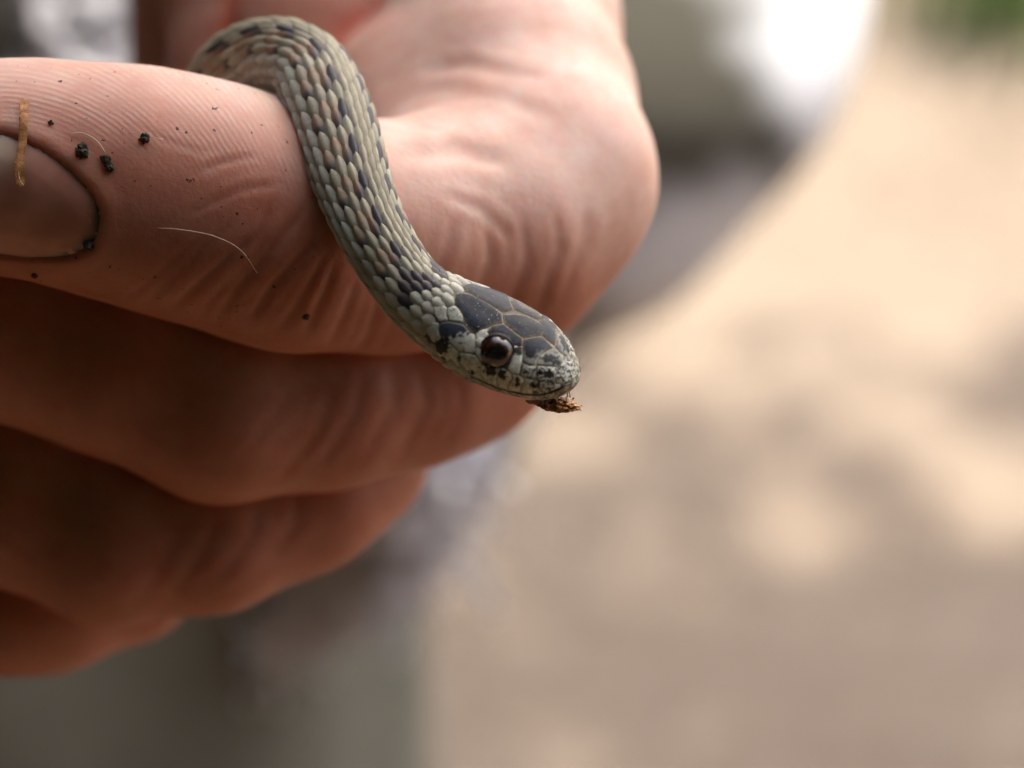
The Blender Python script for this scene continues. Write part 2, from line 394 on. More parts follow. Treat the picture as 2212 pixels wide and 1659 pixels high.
# ------------------------------------------------------------------ SDF surface for the hand
class Grid:
    def __init__(s, xs, ys, zs):
        s.xs, s.ys, s.zs = [np.asarray(a, np.float32) for a in (xs, ys, zs)]
        s.f = np.full((len(xs), len(ys), len(zs)), 12.0, np.float32)
def axis(c0, f0, f1, c1, fine, coarse):
    a = np.arange(f0, c0, -coarse)[::-1] if c0 < f0 else np.array([f0])
    b = np.arange(f0, f1, fine)[1:]
    c = np.arange(f1, c1, coarse) if c1 > f1 else np.array([f1])
    return np.unique(np.round(np.concatenate([a, b, c]), 4))
def cone_sd(px, py, pz, a, b, r1, r2):
    ba = b - a; L2 = float(ba @ ba) + 1e-9
    t = np.clip(((px-a[0])*ba[0] + (py-a[1])*ba[1] + (pz-a[2])*ba[2]) / L2, 0, 1)
    dx = px - a[0] - t*ba[0]; dy = py - a[1] - t*ba[1]; dz = pz - a[2] - t*ba[2]
    return np.sqrt(dx*dx + dy*dy + dz*dz) - (r1 + (r2-r1)*t)
def smin(a, b, k):
    h = np.clip(k - np.abs(a-b), 0, None) / k
    return np.minimum(a, b) - h*h*k*0.25
def group_eval(px, py, pz, chains, k):
    out = None
    for a, b, r1, r2 in chains:
        d = cone_sd(px, py, pz, a, b, r1, r2)
        out = d if out is None else smin(out, d, k)
    return out
def chain(pts):                               # pts: (vx, vy, z, r)
    P = [(V(x, y, z), r) for x, y, z, r in pts]
    return [(P[i][0], P[i+1][0], P[i][1], P[i+1][1]) for i in range(len(P)-1)]
INDEX = chain([(-300, 352, -8, 5.4), (-120, 352, -7.5, 6.5), (90, 366, -7.2, 6.95), (300, 402, -7.6, 7.65), (480, 447, -8.8, 7.8), (640, 505, -11, 7.7),
               (850, 512, -15, 7.7), (1040, 480, -20, 8.3), (1150, 400, -24, 8.15)]) + \
        chain([(1150, 400, -24, 8.15), (1110, 230, -32, 8.9), (1062, 60, -43, 9.8), (1100, -350, -66, 11)]) + chain([(1080, 560, -22, 6.9), (1165, 370, -25, 8.0)]) + \
        chain([(880, 250, -36, 7.6), (960, 400, -27, 7.5)])
MIDDLE = chain([(-320, 640, -17, 5.6), (-100, 670, -17.5, 6.6), (60, 700, -18, 6.8), (250, 768, -18.5, 6.8), (480, 862, -20, 7.15), (700, 838, -23, 7.1), (880, 790, -27, 7.3), (985, 745, -31, 7.3)]) + \
         chain([(985, 745, -31, 7.3), (1010, 450, -46, 8.6), (960, 0, -66, 10)])
RING = chain([(-300, 990, -25, 5.8), (0, 1062, -27, 6.4), (240, 1152, -28, 6.5), (450, 1126, -30, 6.6), (640, 1046, -33, 6.6), (735, 970, -37, 6.5)]) + \
       chain([(735, 970, -37, 6.5), (820, 600, -56, 8), (760, 200, -80, 9.5)])
PINKY = chain([(-280, 1262, -34, 4.8), (0, 1308, -36, 5.2), (110, 1298, -38, 5.3), (270, 1235, -42, 5.4)]) + chain([(270, 1235, -42, 5.4), (420, 850, -66, 7), (480, 450, -88, 9)])
WEB = chain([(800, -140, -47, 7.9), (690, 60, -42, 6.5), (640, 330, -36, 5.6)])
THUMB = chain([(430, -1000, -58, 11), (520, -500, -54, 10.8), (590, -60, -51, 9.1), (600, 180, -47, 8.5), (600, 380, -42, 7)])
WRIST = V(720, -1900, -88)
ELBOW = V(620, -5200, -190)
PALM = [(V(1100, -350, -66), WRIST, 11, 20), (V(960, 0, -66), WRIST, 10, 20), (V(760, 200, -80), WRIST, 9.5, 20), (V(480, 450, -88), WRIST, 9, 20),
        (V(900, -300, -60), V(700, -1000, -80), 9, 14), (V(430, -1000, -52), WRIST, 11, 20), (V(520, -500, -60), V(700, -1000, -80), 9, 13), (WRIST, ELBOW, 22, 36)]
GROUPS = [(INDEX, 3.0), (MIDDLE, 2.6), (RING, 2.6), (PINKY, 2.2), (WEB, 3.0), (THUMB, 3.0), (PALM, 8.0)]
G = Grid(axis(-62, -37, 18, 64, 0.36, 2.4), axis(-34, -26, 31, 330, 0.36, 2.8), axis(-250, -44, 2.2, 2.2, 0.36, 2.4))
def fill(G):
    xs, ys, zs = G.xs, G.ys, G.zs
    for chains, k in GROUPS:
        loc = np.full(G.f.shape, 12.0, np.float32)
        for a, b, r1, r2 in chains:
            lo = np.minimum(a-r1, b-r2) - 9; hi = np.maximum(a+r1, b+r2) + 9
            i0, i1 = np.searchsorted(xs, [lo[0], hi[0]]); j0, j1 = np.searchsorted(ys, [lo[1], hi[1]]); k0, k1 = np.searchsorted(zs, [lo[2], hi[2]])
            if i1 <= i0 or j1 <= j0 or k1 <= k0: continue
            sl = (slice(i0, i1), slice(j0, j1), slice(k0, k1))
            d = cone_sd(xs[i0:i1, None, None], ys[None, j0:j1, None], zs[None, None, k0:k1], a.astype(np.float32), b.astype(np.float32), np.float32(r1), np.float32(r2))
            loc[sl] = smin(loc[sl], np.minimum(d, 12), k)
        G.f = smin(G.f, loc, 0.45 if chains is not PALM else 4.0)
fill(G)
def surface_nets(G):
    f = G.f; s = f < 0; nx, ny, nz = f.shape
    cnt = np.zeros((nx-1, ny-1, nz-1), np.int8)
    for i in (0, 1):
        for j in (0, 1):
            for k in (0, 1): cnt += s[i:nx-1+i, j:ny-1+j, k:nz-1+k]
    act = (cnt > 0) & (cnt < 8); I, J, K = np.nonzero(act)
    idx = np.full(act.shape, -1, np.int64); idx[act] = np.arange(len(I))
    acc = np.zeros((len(I), 3)); n = np.zeros(len(I))
    C = [(i, j, k) for i in (0, 1) for j in (0, 1) for k in (0, 1)]
    for a in C:
        for ax in range(3):
            if a[ax]: continue
            b = list(a); b[ax] = 1
            fa = f[I+a[0], J+a[1], K+a[2]]; fb = f[I+b[0], J+b[1], K+b[2]]
            m = (fa < 0) != (fb < 0); t = np.where(m, fa/(fa-fb+1e-12), 0)
            pa = np.stack([G.xs[I+a[0]], G.ys[J+a[1]], G.zs[K+a[2]]], -1); pb = np.stack([G.xs[I+b[0]], G.ys[J+b[1]], G.zs[K+b[2]]], -1)
            acc += np.where(m[:, None], pa + t[:, None]*(pb-pa), 0); n += m
    verts = acc/n[:, None]; quads = []
    for ax in range(3):
        sl0 = [slice(None)]*3; sl1 = [slice(None)]*3; sl0[ax] = slice(0, -1); sl1[ax] = slice(1, None)
        a, b = s[tuple(sl0)], s[tuple(sl1)]
        E = np.array(np.nonzero(a != b)); o = [q for q in range(3) if q != ax]
        ok = (E[o[0]] > 0) & (E[o[1]] > 0) & (E[o[0]] < f.shape[o[0]]-1) & (E[o[1]] < f.shape[o[1]]-1); E = E[:, ok]
        inside = a[tuple(E)]
        def cell(d0, d1):
            e = E.copy(); e[o[0]] -= d0; e[o[1]] -= d1; return idx[tuple(e)]
        q = np.stack([cell(1, 1), cell(0, 1), cell(0, 0), cell(1, 0)], -1)
        flip = inside if ax != 1 else ~inside
        quads.append(np.where(flip[:, None], q, q[:, ::-1]))
    return verts, np.concatenate(quads)
HV, HQ = surface_nets(G)
del G
_c = HV[HQ]; _vol = np.einsum('ij,ij->i', _c[:, 0], np.cross(_c[:, 1], _c[:, 2]) + np.cross(_c[:, 2], _c[:, 3])).sum()
if _vol < 0: HQ = HQ[:, ::-1]
def vnormals(v, q):
    n = np.cross(v[q[:, 2]] - v[q[:, 0]], v[q[:, 3]] - v[q[:, 1]]); out = np.zeros_like(v)
    for i in range(4): np.add.at(out, q[:, i], n)
    return nrm(out + 1e-12)
def relax(v, q, it, lam=0.5):
    e = np.concatenate([q[:, [0, 1]], q[:, [1, 2]], q[:, [2, 3]], q[:, [3, 0]]]); e = np.unique(np.sort(e, 1), axis=0)
    deg = np.bincount(e.ravel(), minlength=len(v))[:, None]
    for _ in range(it):
        s = np.zeros_like(v); np.add.at(s, e[:, 0], v[e[:, 1]]); np.add.at(s, e[:, 1], v[e[:, 0]])
        v = v + lam*(s/np.maximum(deg, 1) - v)
    return v
HV = relax(HV, HQ, 3)
HN = vnormals(HV, HQ)
hand_bvh0 = BVHTree.FromPolygons([tuple(p) for p in HV], HQ.tolist())
def hit(bvh, vx, vy):
    o = Vector((0, 0, D)); d = Vector((X(vx), Y(vy), -D)).normalized()
    return bvh.ray_cast(o, d)
# which finger a vertex belongs to
gd = np.stack([np.min(np.stack([cone_sd(HV[:, 0], HV[:, 1], HV[:, 2], *c) for c in ch]), 0) for ch, _ in GROUPS], 0)
gid = np.argmin(gd, 0); PV = proj(HV)
NAIL = np.array([(-215, 340), (-90, 292), (10, 287), (85, 318), (148, 362), (195, 410), (219, 458), (216, 505), (196, 537), (150, 559), (60, 562), (-60, 546), (-200, 505)], float)
disp = np.zeros(len(HV)); crease = np.zeros(len(HV))
front = HN[:, 2] > -0.05
ci = {'index': 0, 'middle': 1, 'ring': 2, 'pinky': 3}
CREASES = [  # group, polyline, depth mm, half-width mm
    (0, [(435, 511), (370, 570), (302, 629), (270, 650)], 0.09, 0.26), (0, [(495, 480), (425, 550), (349, 619), (310, 655)], 0.10, 0.26), (0, [(546, 511), (480, 570), (413, 629), (370, 672)], 0.14, 0.26),
    (0, [(590, 500), (540, 570), (470, 640), (430, 690)], 0.12, 0.26), (0, [(632, 473), (556, 578), (508, 629), (470, 690)], 0.19, 0.28), (0, [(683, 518), (630, 575), (581, 629), (540, 700)], 0.17, 0.28), (0, [(700, 560), (660, 630), (610, 710)], 0.13, 0.26),
    (0, [(725, 570), (700, 640), (660, 725)], 0.16, 0.28), (0, [(770, 610), (740, 690), (715, 740)], 0.12, 0.28), (0, [(820, 640), (800, 720), (775, 760)], 0.10, 0.28), (0, [(655, 440), (640, 480), (610, 540)], 0.08, 0.26), (0, [(585, 440), (560, 500), (520, 545)], 0.07, 0.26),
    (0, [(410, 375), (500, 345), (560, 335)], 0.10, 0.22), (0, [(400, 465), (450, 440), (520, 410), (600, 395)], 0.13, 0.22), (0, [(300, 270), (350, 300), (420, 325), (470, 320)], 0.06, 0.2),
    # inner joint folds of the finger behind the snake, and knuckle wrinkles
    (0, [(930, 150), (1000, 135), (1090, 150), (1180, 165)], 0.55, 0.7), (0, [(850, 215), (960, 190), (1080, 210), (1200, 250)], 0.35, 0.7), (0, [(870, 330), (980, 320), (1100, 350)], 0.2, 0.6),
    (0, [(960, 420), (1040, 450), (1110, 520)], 0.4, 0.6), (0, [(985, 470), (960, 560), (900, 650)], 0.4, 0.6), (0, [(1050, 480), (1060, 570), (1010, 690)], 0.45, 0.6), (0, [(1130, 470), (1140, 560), (1090, 690)], 0.4, 0.6),
    (0, [(1200, 460), (1210, 540), (1160, 680)], 0.4, 0.6), (0, [(1270, 440), (1265, 520), (1220, 630)], 0.3, 0.6), (0, [(890, 480), (880, 560), (850, 640)], 0.3, 0.6),
    # middle finger
    (1, [(720, 830), (690, 930), (600, 1040)], 0.35, 0.6), (1, [(790, 800), (770, 890), (690, 1010)], 0.45, 0.65), (1, [(850, 790), (850, 880), (790, 980)], 0.45, 0.65), (1, [(910, 800), (920, 880), (870, 970)], 0.4, 0.6),
    (1, [(640, 830), (590, 900), (520, 990)], 0.25, 0.6), (1, [(990, 810), (1000, 890), (960, 960)], 0.3, 0.6), (1, [(130, 700), (110, 780), (80, 860)], 0.3, 0.6), (1, [(200, 710), (190, 800), (160, 890)], 0.3, 0.6), (1, [(60, 690), (40, 760), (10, 830)], 0.3, 0.6), (1, [(280, 740), (270, 830), (240, 920)], 0.22, 0.6),
    # ring finger
    (2, [(480, 1100), (440, 1190), (370, 1290)], 0.35, 0.7), (2, [(560, 1090), (540, 1170), (470, 1260)], 0.4, 0.7), (2, [(640, 1060), (640, 1130), (590, 1210)], 0.4, 0.7), (2, [(400, 1130), (350, 1220), (300, 1300)], 0.25, 0.7),
]
for gi, line, dep, wid in CREASES:
    m = np.nonzero((gid == gi) & front & (PV[:, 0] > -50) & (PV[:, 0] < 1450) & (PV[:, 1] < 1500))[0]
    if gi in (1, 2): dep *= 0.36
    if dep > 0.24 or gi in (1, 2): dep *= 0.26 if gi == 0 else 0.5; wid *= 0.6
    wob = fbm(np.c_[PV[m]*0.02, np.full(len(m), gi*3.0)], 1.0, 2)*0.35
    d = np.abs(seg_dist(PV[m], line)/32.4 + wob*wid*1.2)
    L0, L1 = np.array(line[0], float), np.array(line[-1], float)
    ex = np.exp(-(d/wid)**2)
    tt = np.clip(((PV[m]-L0) @ (L1-L0))/((L1-L0) @ (L1-L0)), 0, 1); fade = np.clip(np.minimum(tt, 1-tt)*5+0.25, 0, 1)
    disp[m] -= dep*ex*fade; disp[m] += 0.35*dep*np.exp(-((d-2.1*wid)/(0.9*wid))**2)*fade
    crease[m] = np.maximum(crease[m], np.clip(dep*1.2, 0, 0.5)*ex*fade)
# nail bed
m = np.nonzero((gid == 0) & (HN[:, 2] > 0.1) & (PV[:, 0] < 330))[0]
dn = seg_dist(PV[m], NAIL, True)/32.4; ins = in_poly(PV[m], NAIL)
disp[m] += np.where(ins, -0.38*np.clip(dn/0.35, 0, 1), 0.22*np.exp(-((dn-0.55)/0.7)**2))
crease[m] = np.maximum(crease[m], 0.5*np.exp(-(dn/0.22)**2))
HV2 = HV + HN*disp[:, None]
# ridge phase across the finger pad; soil carried by the fingertip
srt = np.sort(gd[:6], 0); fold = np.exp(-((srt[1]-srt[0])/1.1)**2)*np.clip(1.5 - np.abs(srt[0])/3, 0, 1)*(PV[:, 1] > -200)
px, py = PV[:, 0], PV[:, 1]
cx, cy = -11.0, 615.0
rad = np.hypot(px-cx, py-cy)/32.4
ridge = rad*2*math.pi/0.35
topside = np.clip((HN[:, 1]-0.05)*2.2, 0, 1)*np.clip((700-px)/120, 0, 1)
rmask = topside*(gid == 0)
dirt = (gid == 0)*np.clip((760-px)/150, 0, 1)*np.clip((HN[:, 2]+0.6)*2, 0, 1)*0.9
HW = toW(HV2)
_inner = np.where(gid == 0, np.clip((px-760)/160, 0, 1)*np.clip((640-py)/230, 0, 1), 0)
dors_shade = (1 - 0.9*_inner)*np.clip(0.62 - 0.9*(HN @ nrm([0.0, 0.86, -0.45])), 0, 1)            # tanned finger backs, plus shade painted in by facing direction
person = empty('person', np.array([-0.03, 0.30, 0.0]))
tag(person, 'person in a pale frayed shirt and grey-green trousers holding the snake in a curled hand', 'person')
body = mesh_w('body', HW, HQ, M_skin, person, attrs={'crease': crease, 'ridge': ridge, 'ridge_mask': rmask, 'dirt': dirt, 'dorsal_shade': dors_shade, 'fold': fold})
# fingernail plate
def patch(poly, step, bvh, conv=lambda q: q):
    """fill an outline with triangles and lay it on a surface; returns 3D points, normals, outline distance, faces"""
    poly = np.asarray(poly, float); ring = []
    for a, b in zip(poly, np.roll(poly, -1, 0)):
        k = max(1, int(np.linalg.norm(b-a)/step))
        for i in range(k): ring.append(a + (b-a)*i/k)
    ring = np.array(ring); lo, hi = poly.min(0), poly.max(0)
    gx, gy = np.meshgrid(np.arange(lo[0], hi[0], step), np.arange(lo[1], hi[1], step*0.87)); gx[1::2] += step/2
    q = np.stack([gx.ravel(), gy.ravel()], -1)
    q = q[in_poly(q, poly)]; q = q[seg_dist(q, poly, True) > step*0.55]
    pts = np.vstack([ring, q]); n = len(ring)
    out = delaunay_2d_cdt([Vector(p) for p in pts], [(i, (i+1) % n) for i in range(n)], [], 1, 1e-6)
    pts = np.array([tuple(p) for p in out[0]]); faces = [tuple(f_) for f_ in out[2]]
    P3, N3 = [], []
    for p in pts:
        v_ = conv(p); h = hit(bvh, v_[0], v_[1])
        P3.append(tuple(h[0]) if h[0] is not None else (np.nan,)*3); N3.append(tuple(h[1]) if h[0] is not None else (0, 0, 1))
    return pts, np.array(P3), np.array(N3), seg_dist(pts, poly, True), faces
q2, P3, N3, dd, fs = patch(NAIL, 7, hand_bvh0)
N3 = nrm(N3*0.5 + nrm(P3*[0, 1, 1] - np.array([0, Y(370), -7.2]))*0.5)
P3 = P3 + N3*(-0.13 + 0.26*np.clip(dd/32.4/1.6, 0, 1)**0.7)[:, None]
gr = np.exp(-(seg_dist(q2, [(219, 458), (216, 505), (196, 540), (150, 561)])/22)**2) + 0.5*np.exp(-(dd/7)**2)
NAILP, NAILF = P3.copy(), list(fs); back = P3 - N3*0.35; nP = len(P3)
mesh_p('fingernail', np.vstack([P3, back]), fs + [tuple(i+nP for i in f_[::-1]) for f_ in fs], M_nail, body,
       attrs={'tip': np.tile(np.exp(-(np.hypot(q2[:, 0]+20, (q2[:, 1]-315)*1.2)/70)**2)*0.9, 2), 'grime': np.tile(np.clip(gr, 0, 1), 2)})

# ------------------------------------------------------------------ clothing
def loft(rings, closed_ends=True):
    n = len(rings[0]); vs = [p for r_ in rings for p in r_]; fs = []
    for i in range(len(rings)-1):
        for k in range(n): fs.append((i*n+k, i*n+(k+1) % n, (i+1)*n+(k+1) % n, (i+1)*n+k))
    if closed_ends: fs.append(tuple(range(n-1, -1, -1))); fs.append(tuple((len(rings)-1)*n+k for k in range(n)))
    return np.array(vs), fs
edge = [(-900, 620), (-870, 900), (-800, 1200), (-650, 1540), (-450, 1750), (-250, 1848), (-80, 1878), (0, 1872), (150, 1842), (300, 1782), (400, 1705), (500, 1610), (620, 1500), (680, 1425), (740, 1300), (820, 1210), (900, 1160), (1000, 1112), (1070, 1050), (1110, 965), (1135, 890), (1180, 800), (1240, 700), (1290, 600), (1320, 480)]
vy_ = np.concatenate([[-899, -895, -888, -880, -865, -845], np.arange(-820, 1320, 20), [1320]])
xe = pchip([e[0] for e in edge], [e[1] for e in edge], vy_)
rings = []; tone_shade = []
TAN = math.tan(PITCH)
for vy, vx in zip(vy_, xe):
    y0 = Y(vy)*2.3; z0 = -250 + TAN*y0*0.9*(0.35 if y0 > 0 else 1) - 110*(max(0, y0)/123)**2
    capf = math.sqrt(max(0.0, 1 - max(0.0, (-vy-350)/551)**2))
    k = (D - z0)/D; y0 = Y(vy)*k; xr = X(vx)*k; xl = -330.0 + (1-capf)*170
    c = (xr+xl)/2; a = (xr-xl)/2; b = 75*max(capf, 0.03) if vy < 900 else 75 - 24*(vy-900)/420
    ring = []
    for i in range(160):
        th = 2*math.pi*i/160
        q = np.array([c + a*math.copysign(abs(math.cos(th))**0.95, math.cos(th)), y0, z0 - 26*max(0, math.cos(th))**2*0 + b*math.copysign(abs(math.sin(th))**0.9, math.sin(th))])
        fold = noise.noise(Vector((q[0]*0.018, q[1]*0.009, q[2]*0.01)))*9 + noise.noise(Vector((q[0]*0.05 + q[1]*0.03, q[1]*0.018, 3)))*3.2
        q[2] += fold*max(0.0, math.sin(th))
        ring.append(q)
    rings.append(ring)
v, f = loft(rings, False); f.append(tuple(range(159, -1, -1))); pv = proj(v)
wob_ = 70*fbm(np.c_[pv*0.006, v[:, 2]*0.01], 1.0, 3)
shirt_shade = 0.95*np.exp(-(np.hypot((pv[:, 0]-1410+wob_)/255, (pv[:, 1]-150+wob_)/320))**2.6) - 0.35*np.exp(-(np.hypot((pv[:, 0]-1470)/70, (pv[:, 1]-560)/120))**2) + 0.6*np.exp(-(np.hypot((pv[:, 0]-1680)/60, (pv[:, 1]-330)/110))**2) + 0.5*np.exp(-(np.hypot((pv[:, 0]-1260)/90, (pv[:, 1]-700)/90))**2) + 0.6*np.exp(-(np.hypot((pv[:, 0]-1040)/140, (pv[:, 1]-1030)/120))**2) + 0.75*(pv[:, 0] < 330)  # dark patches put the shade on the shirt front into its colour
shirt = mesh_p('shirt', v, f, M_shirt, person, attrs={'tone_shade': shirt_shade})
sm = shirt.modifiers.new('cloth', 'SOLIDIFY'); sm.thickness = 0.0015; sm.offset = -1
def threads(path, n, spread, length, seed, name='frayed_thread'):
    r = np.random.default_rng(seed); path = catmull(path, 10); parts = []
    for i in range(n):
        p0 = path[r.integers(0, len(path))] + r.normal(size=3)*[spread, spread, 4]
        d = nrm(r.normal(size=3)*[1, 0.7, 0.5] + [0.2, -0.8, 0])
        L = length*r.uniform(0.5, 1.3); bend = nrm(r.normal(size=3))*L*0.3
        parts.append(tube(toW(np.array([p0 - d*L*0.4, p0 + bend, p0 + d*L*0.6])), [0.0006]*3, 4))
    v_, f_ = merge(parts)
    return tag(mesh_w(name, np.array(v_), f_, M_thread, shirt, smooth=False), kind='stuff')
shirt_bvh = BVHTree.FromPolygons([tuple(p) for p in v], f)
def S_(vx, vy):
    for k in range(40):
        h = hit(shirt_bvh, vx - 6*k, vy - 2*k)
        if h[0] is not None: return V(vx, vy, h[0].z + 14)
    return V(vx, vy, -200)
threads([S_(170, 122), S_(240, 112), S_(285, 75), S_(330, 20), S_(350, -40)], 800, 3.6, 20, 3)
threads([S_(545, 1312), S_(625, 1275), S_(705, 1222), S_(790, 1172), S_(860, 1125)], 420, 2.6, 17, 4)
threads([S_(890, 1045), S_(925, 1015), S_(960, 1000)], 110, 2.0, 12, 5)
def leg(top, r0, r1, name_seed):
    rings = []; sts = []
    for i, t in enumerate(np.linspace(0, 1, 46)):
        c = np.array([top[0] + 0.012*t, top[1], top[2]*(1-t) + 0.07*t]); rr = r0*(1-t) + r1*t; ring = []
        for k in range(56):
            th = 2*math.pi*k/56; d = np.array([math.cos(th), math.sin(th), 0])
            w = noise.noise(Vector((d[0]*2.2, d[1]*2.2 + name_seed, c[2]*14)))*0.006 + noise.noise(Vector((d[0]*1.4, d[1]*1.4 + name_seed, c[2]*5)))*0.008
            ring.append(c + d*(rr + w))
        rings.append(ring)
    return loft(rings)
e0 = toW(V(800, 1250, -290)); r_leg = 0.085
L1 = np.array([e0[0]-r_leg, e0[1], e0[2]+0.30]); L2 = L1 + [-0.21, 0.02, 0]
tr = merge([leg(L1, r_leg*0.97, r_leg*1.02, 0), leg(L2, r_leg, r_leg, 5)])
vv = np.array(tr[0]); mesh_w('trousers', vv, tr[1], M_trouser, person, attrs={'tone_shade': 0.35 + 0*vv[:, 0]})
for L in (L1, L2):
    rings = []
    for t in np.linspace(0, 1, 16):
        yy = L[1] + 0.06 - 0.28*t; hgt = pchip([0, .3, .45, .8, 1], [.10, .105, .085, .062, .03], t); wd = pchip([0, .15, .5, .8, 1], [.028, .038, .042, .046, .018], t)
        rings.append([np.array([L[0] + 0.012 + wd*math.copysign(abs(math.cos(a))**.7, math.cos(a)), yy, hgt/2 + hgt/2*math.copysign(abs(math.sin(a))**.7, math.sin(a))]) for a in np.linspace(0, 2*math.pi, 20, endpoint=False)])
    v, f = loft(rings); mesh_w('boot', v, f, M_leather, person)

# ------------------------------------------------------------------ snake
HEAD0, HEAD1 = V(960, 683, 0.6), V(1248, 827, 2.5)
ctrl = np.array([V(640, 600, -26), V(520, 470, -25), V(468, 330, -22.5), V(468, 225, -19.5), V(512, 150, -16.5), V(595, 122, -13.2), V(664, 150, -10), V(704, 222, -7), V(735, 312, -4.6), V(765, 408, -2.6),
                 V(806, 502, -1.0), V(862, 592, -0.1), V(908, 645, 0.3), HEAD0, HEAD0 + (HEAD1-HEAD0)*0.25, HEAD0 + (HEAD1-HEAD0)*0.5, HEAD0 + (HEAD1-HEAD0)*0.75, HEAD1])
roll = [50, 55, 58, 58, 56, 52, 47, 44, 42, 43, 44, 46, 47, 47, 47, 47, 47, 47]      # degrees from the view direction to the ridge of the back
half = [0.6, 2.0, 2.8, 2.9, 2.9, 2.85, 2.85, 2.95, 2.85, 2.62, 2.42, 2.36, 2.45, 2.75]    # body half width up to the nape (mm)
dense = catmull(ctrl, 40); par = np.linspace(0, len(ctrl)-1, len(dense))
seg = np.linalg.norm(np.diff(dense, axis=0), axis=1); S = np.concatenate([[0], np.cumsum(seg)]); LEN = S[-1]
sC = np.interp(np.arange(len(ctrl)), par, S); S_NAPE = sC[13]; HL = LEN - S_NAPE
Tan = nrm(np.gradient(dense, axis=0)); AX = nrm(HEAD1-HEAD0)
kk = np.clip((S - sC[12])/(S_NAPE - sC[12]), 0, 1)[:, None]; Tan = nrm(Tan*(1-kk) + AX*kk)
Rr = np.interp(par, np.arange(len(ctrl)), roll)
side = nrm(np.stack([-Tan[:, 1], Tan[:, 0], 0*Tan[:, 0]], -1))            # left-hand normal in the sketch plane
# the back faces the outer side of the arch
Ud = np.sin(np.radians(Rr))[:, None]*side + np.cos(np.radians(Rr))[:, None]*np.array([0, 0, 1.0])
for _ in range(60):
    Ud[1:-1] = (Ud[:-2] + Ud[1:-1]*2 + Ud[2:])/4
Ud = nrm(Ud - (Ud*Tan).sum(1)[:, None]*Tan); Ls = np.cross(Ud, Tan); Ls = np.where((Ls[:, 2] < 0)[:, None], -Ls, Ls)   # the flank turned to the lens
U_H = nrm(Ud[-1] - (Ud[-1] @ AX)*AX); L_H = nrm(np.cross(U_H, AX)); L_H = L_H if L_H[2] > 0 else -L_H
tH = np.array([0, .12, .25, .38, .5, .62, .74, .85, .93, 1.0])
W_T = np.array([2.75, 3.05, 3.32, 3.42, 3.36, 3.12, 2.72, 2.22, 1.88, 1.62])
T_T = np.array([2.8, 2.78, 2.7, 2.6, 2.55, 2.45, 2.08, 1.58, 1.2, 0.95])
B_T = np.array([2.4, 2.4, 2.4, 2.4, 2.35, 2.25, 2.05, 1.8, 1.6, 1.4])
def frame_at(s):
    s = np.asarray(s, float)
    f_ = lambda A: np.stack([np.interp(s, S, A[:, i]) for i in range(3)], -1)
    return f_(dense), nrm(f_(Ud)), nrm(f_(Ls)), nrm(f_(Tan))
def dims(s):
    s = np.asarray(s, float); t = np.clip((s - S_NAPE)/HL, 0, 1)
    rb = pchip(sC[:14], half, np.minimum(s, S_NAPE)); inh = s > S_NAPE
    endp = np.sqrt(np.clip(1 - np.clip((t-.80)/.20, 0, 1)**2.3, 0, 1))
    w = np.where(inh, pchip(tH, W_T, t)*endp, rb); ht = np.where(inh, pchip(tH, T_T, t)*endp, rb*0.93); hb = np.where(inh, pchip(tH, B_T, t)*endp, rb*0.9)
    k = np.clip((s - S_NAPE + 4)/4, 0, 1)
    ht = np.where(inh, ht, rb*0.93*(1-k) + rb*(2.8/2.75)*k); hb = np.where(inh, hb, rb*0.9*(1-k) + rb*(2.4/2.75)*k)
    n = np.where(inh, 2.0 + 0.45*np.clip(t/.4, 0, 1), 2.0)
    return w, ht, hb, n
def surf(s, th):
    c, u, l, _ = frame_at(s); w, ht, hb, n = dims(s)
    sn, cs = np.sin(th), np.cos(th)
    a = w*np.sign(sn)*np.abs(sn)**(2/n); b = np.where(cs > 0, ht, hb)*np.sign(cs)*np.abs(cs)**(2/n)
    return c + l*a[..., None] + u*b[..., None]
def surf_n(s, th):
    e = 0.05; ds = surf(np.minimum(s+e, LEN-1e-3), th) - surf(s-e, th); dt = surf(s, th+0.02) - surf(s, th-0.02)
    n_ = nrm(np.cross(dt, ds)); c = frame_at(s)[0]; p = surf(s, th)
    return np.where(((p-c)*n_).sum(-1)[..., None] < 0, -n_, n_)
ss = np.concatenate([np.arange(0, S_NAPE, 0.35), S_NAPE + HL*np.linspace(0, 0.86, 60), S_NAPE + HL*(0.86 + 0.14*np.sin(np.linspace(0.05, math.pi/2, 26)))])
ss[-1] = LEN - 1e-4; NA = 72
SS, TT = np.meshgrid(ss, np.linspace(0, 2*math.pi, NA, endpoint=False), indexing='ij')
cv = surf(SS.ravel(), TT.ravel()).reshape(len(ss), NA, 3)
cv2, cf = loft(list(cv)); core_bvh = BVHTree.FromPolygons([tuple(p) for p in cv2], cf)
snake = empty('snake', toW(V(600, 600, -26)))
tag(snake, 'small olive-grey brown-spotted snake draped over the fingers with its head raised', 'snake')
# body core sits just under the scales
cen = np.repeat(frame_at(ss)[0], NA, 0); shr = nrm(cv2-cen)*0.05
hs = np.clip((SS.ravel() - S_NAPE)/HL/0.3, 0, 1)[:, None]
spk = np.clip((fbm(cv2, 3.5, 3) + 0.05 + 0.25*np.clip((SS.ravel()-S_NAPE)/HL - 0.6, 0, 1)*2)*3, 0, 0.85)[:, None]
topd = (np.abs(np.mod(TT.ravel() + math.pi, 2*math.pi) - math.pi) < R(72))[:, None]
ccol = np.array([0.075, 0.055, 0.035])*(1-hs) + hs*(np.array([0.42, 0.41, 0.33])*(1-spk) + np.array([0.04, 0.035, 0.03])*spk)
ccol = np.where(topd & (hs > 0.6) & (SS.ravel()[:, None] < S_NAPE + 0.7*HL), np.array([0.10, 0.085, 0.06]), ccol)
s_body = mesh_p('body', cv2 - shr, cf, M_scale, snake, col=ccol)

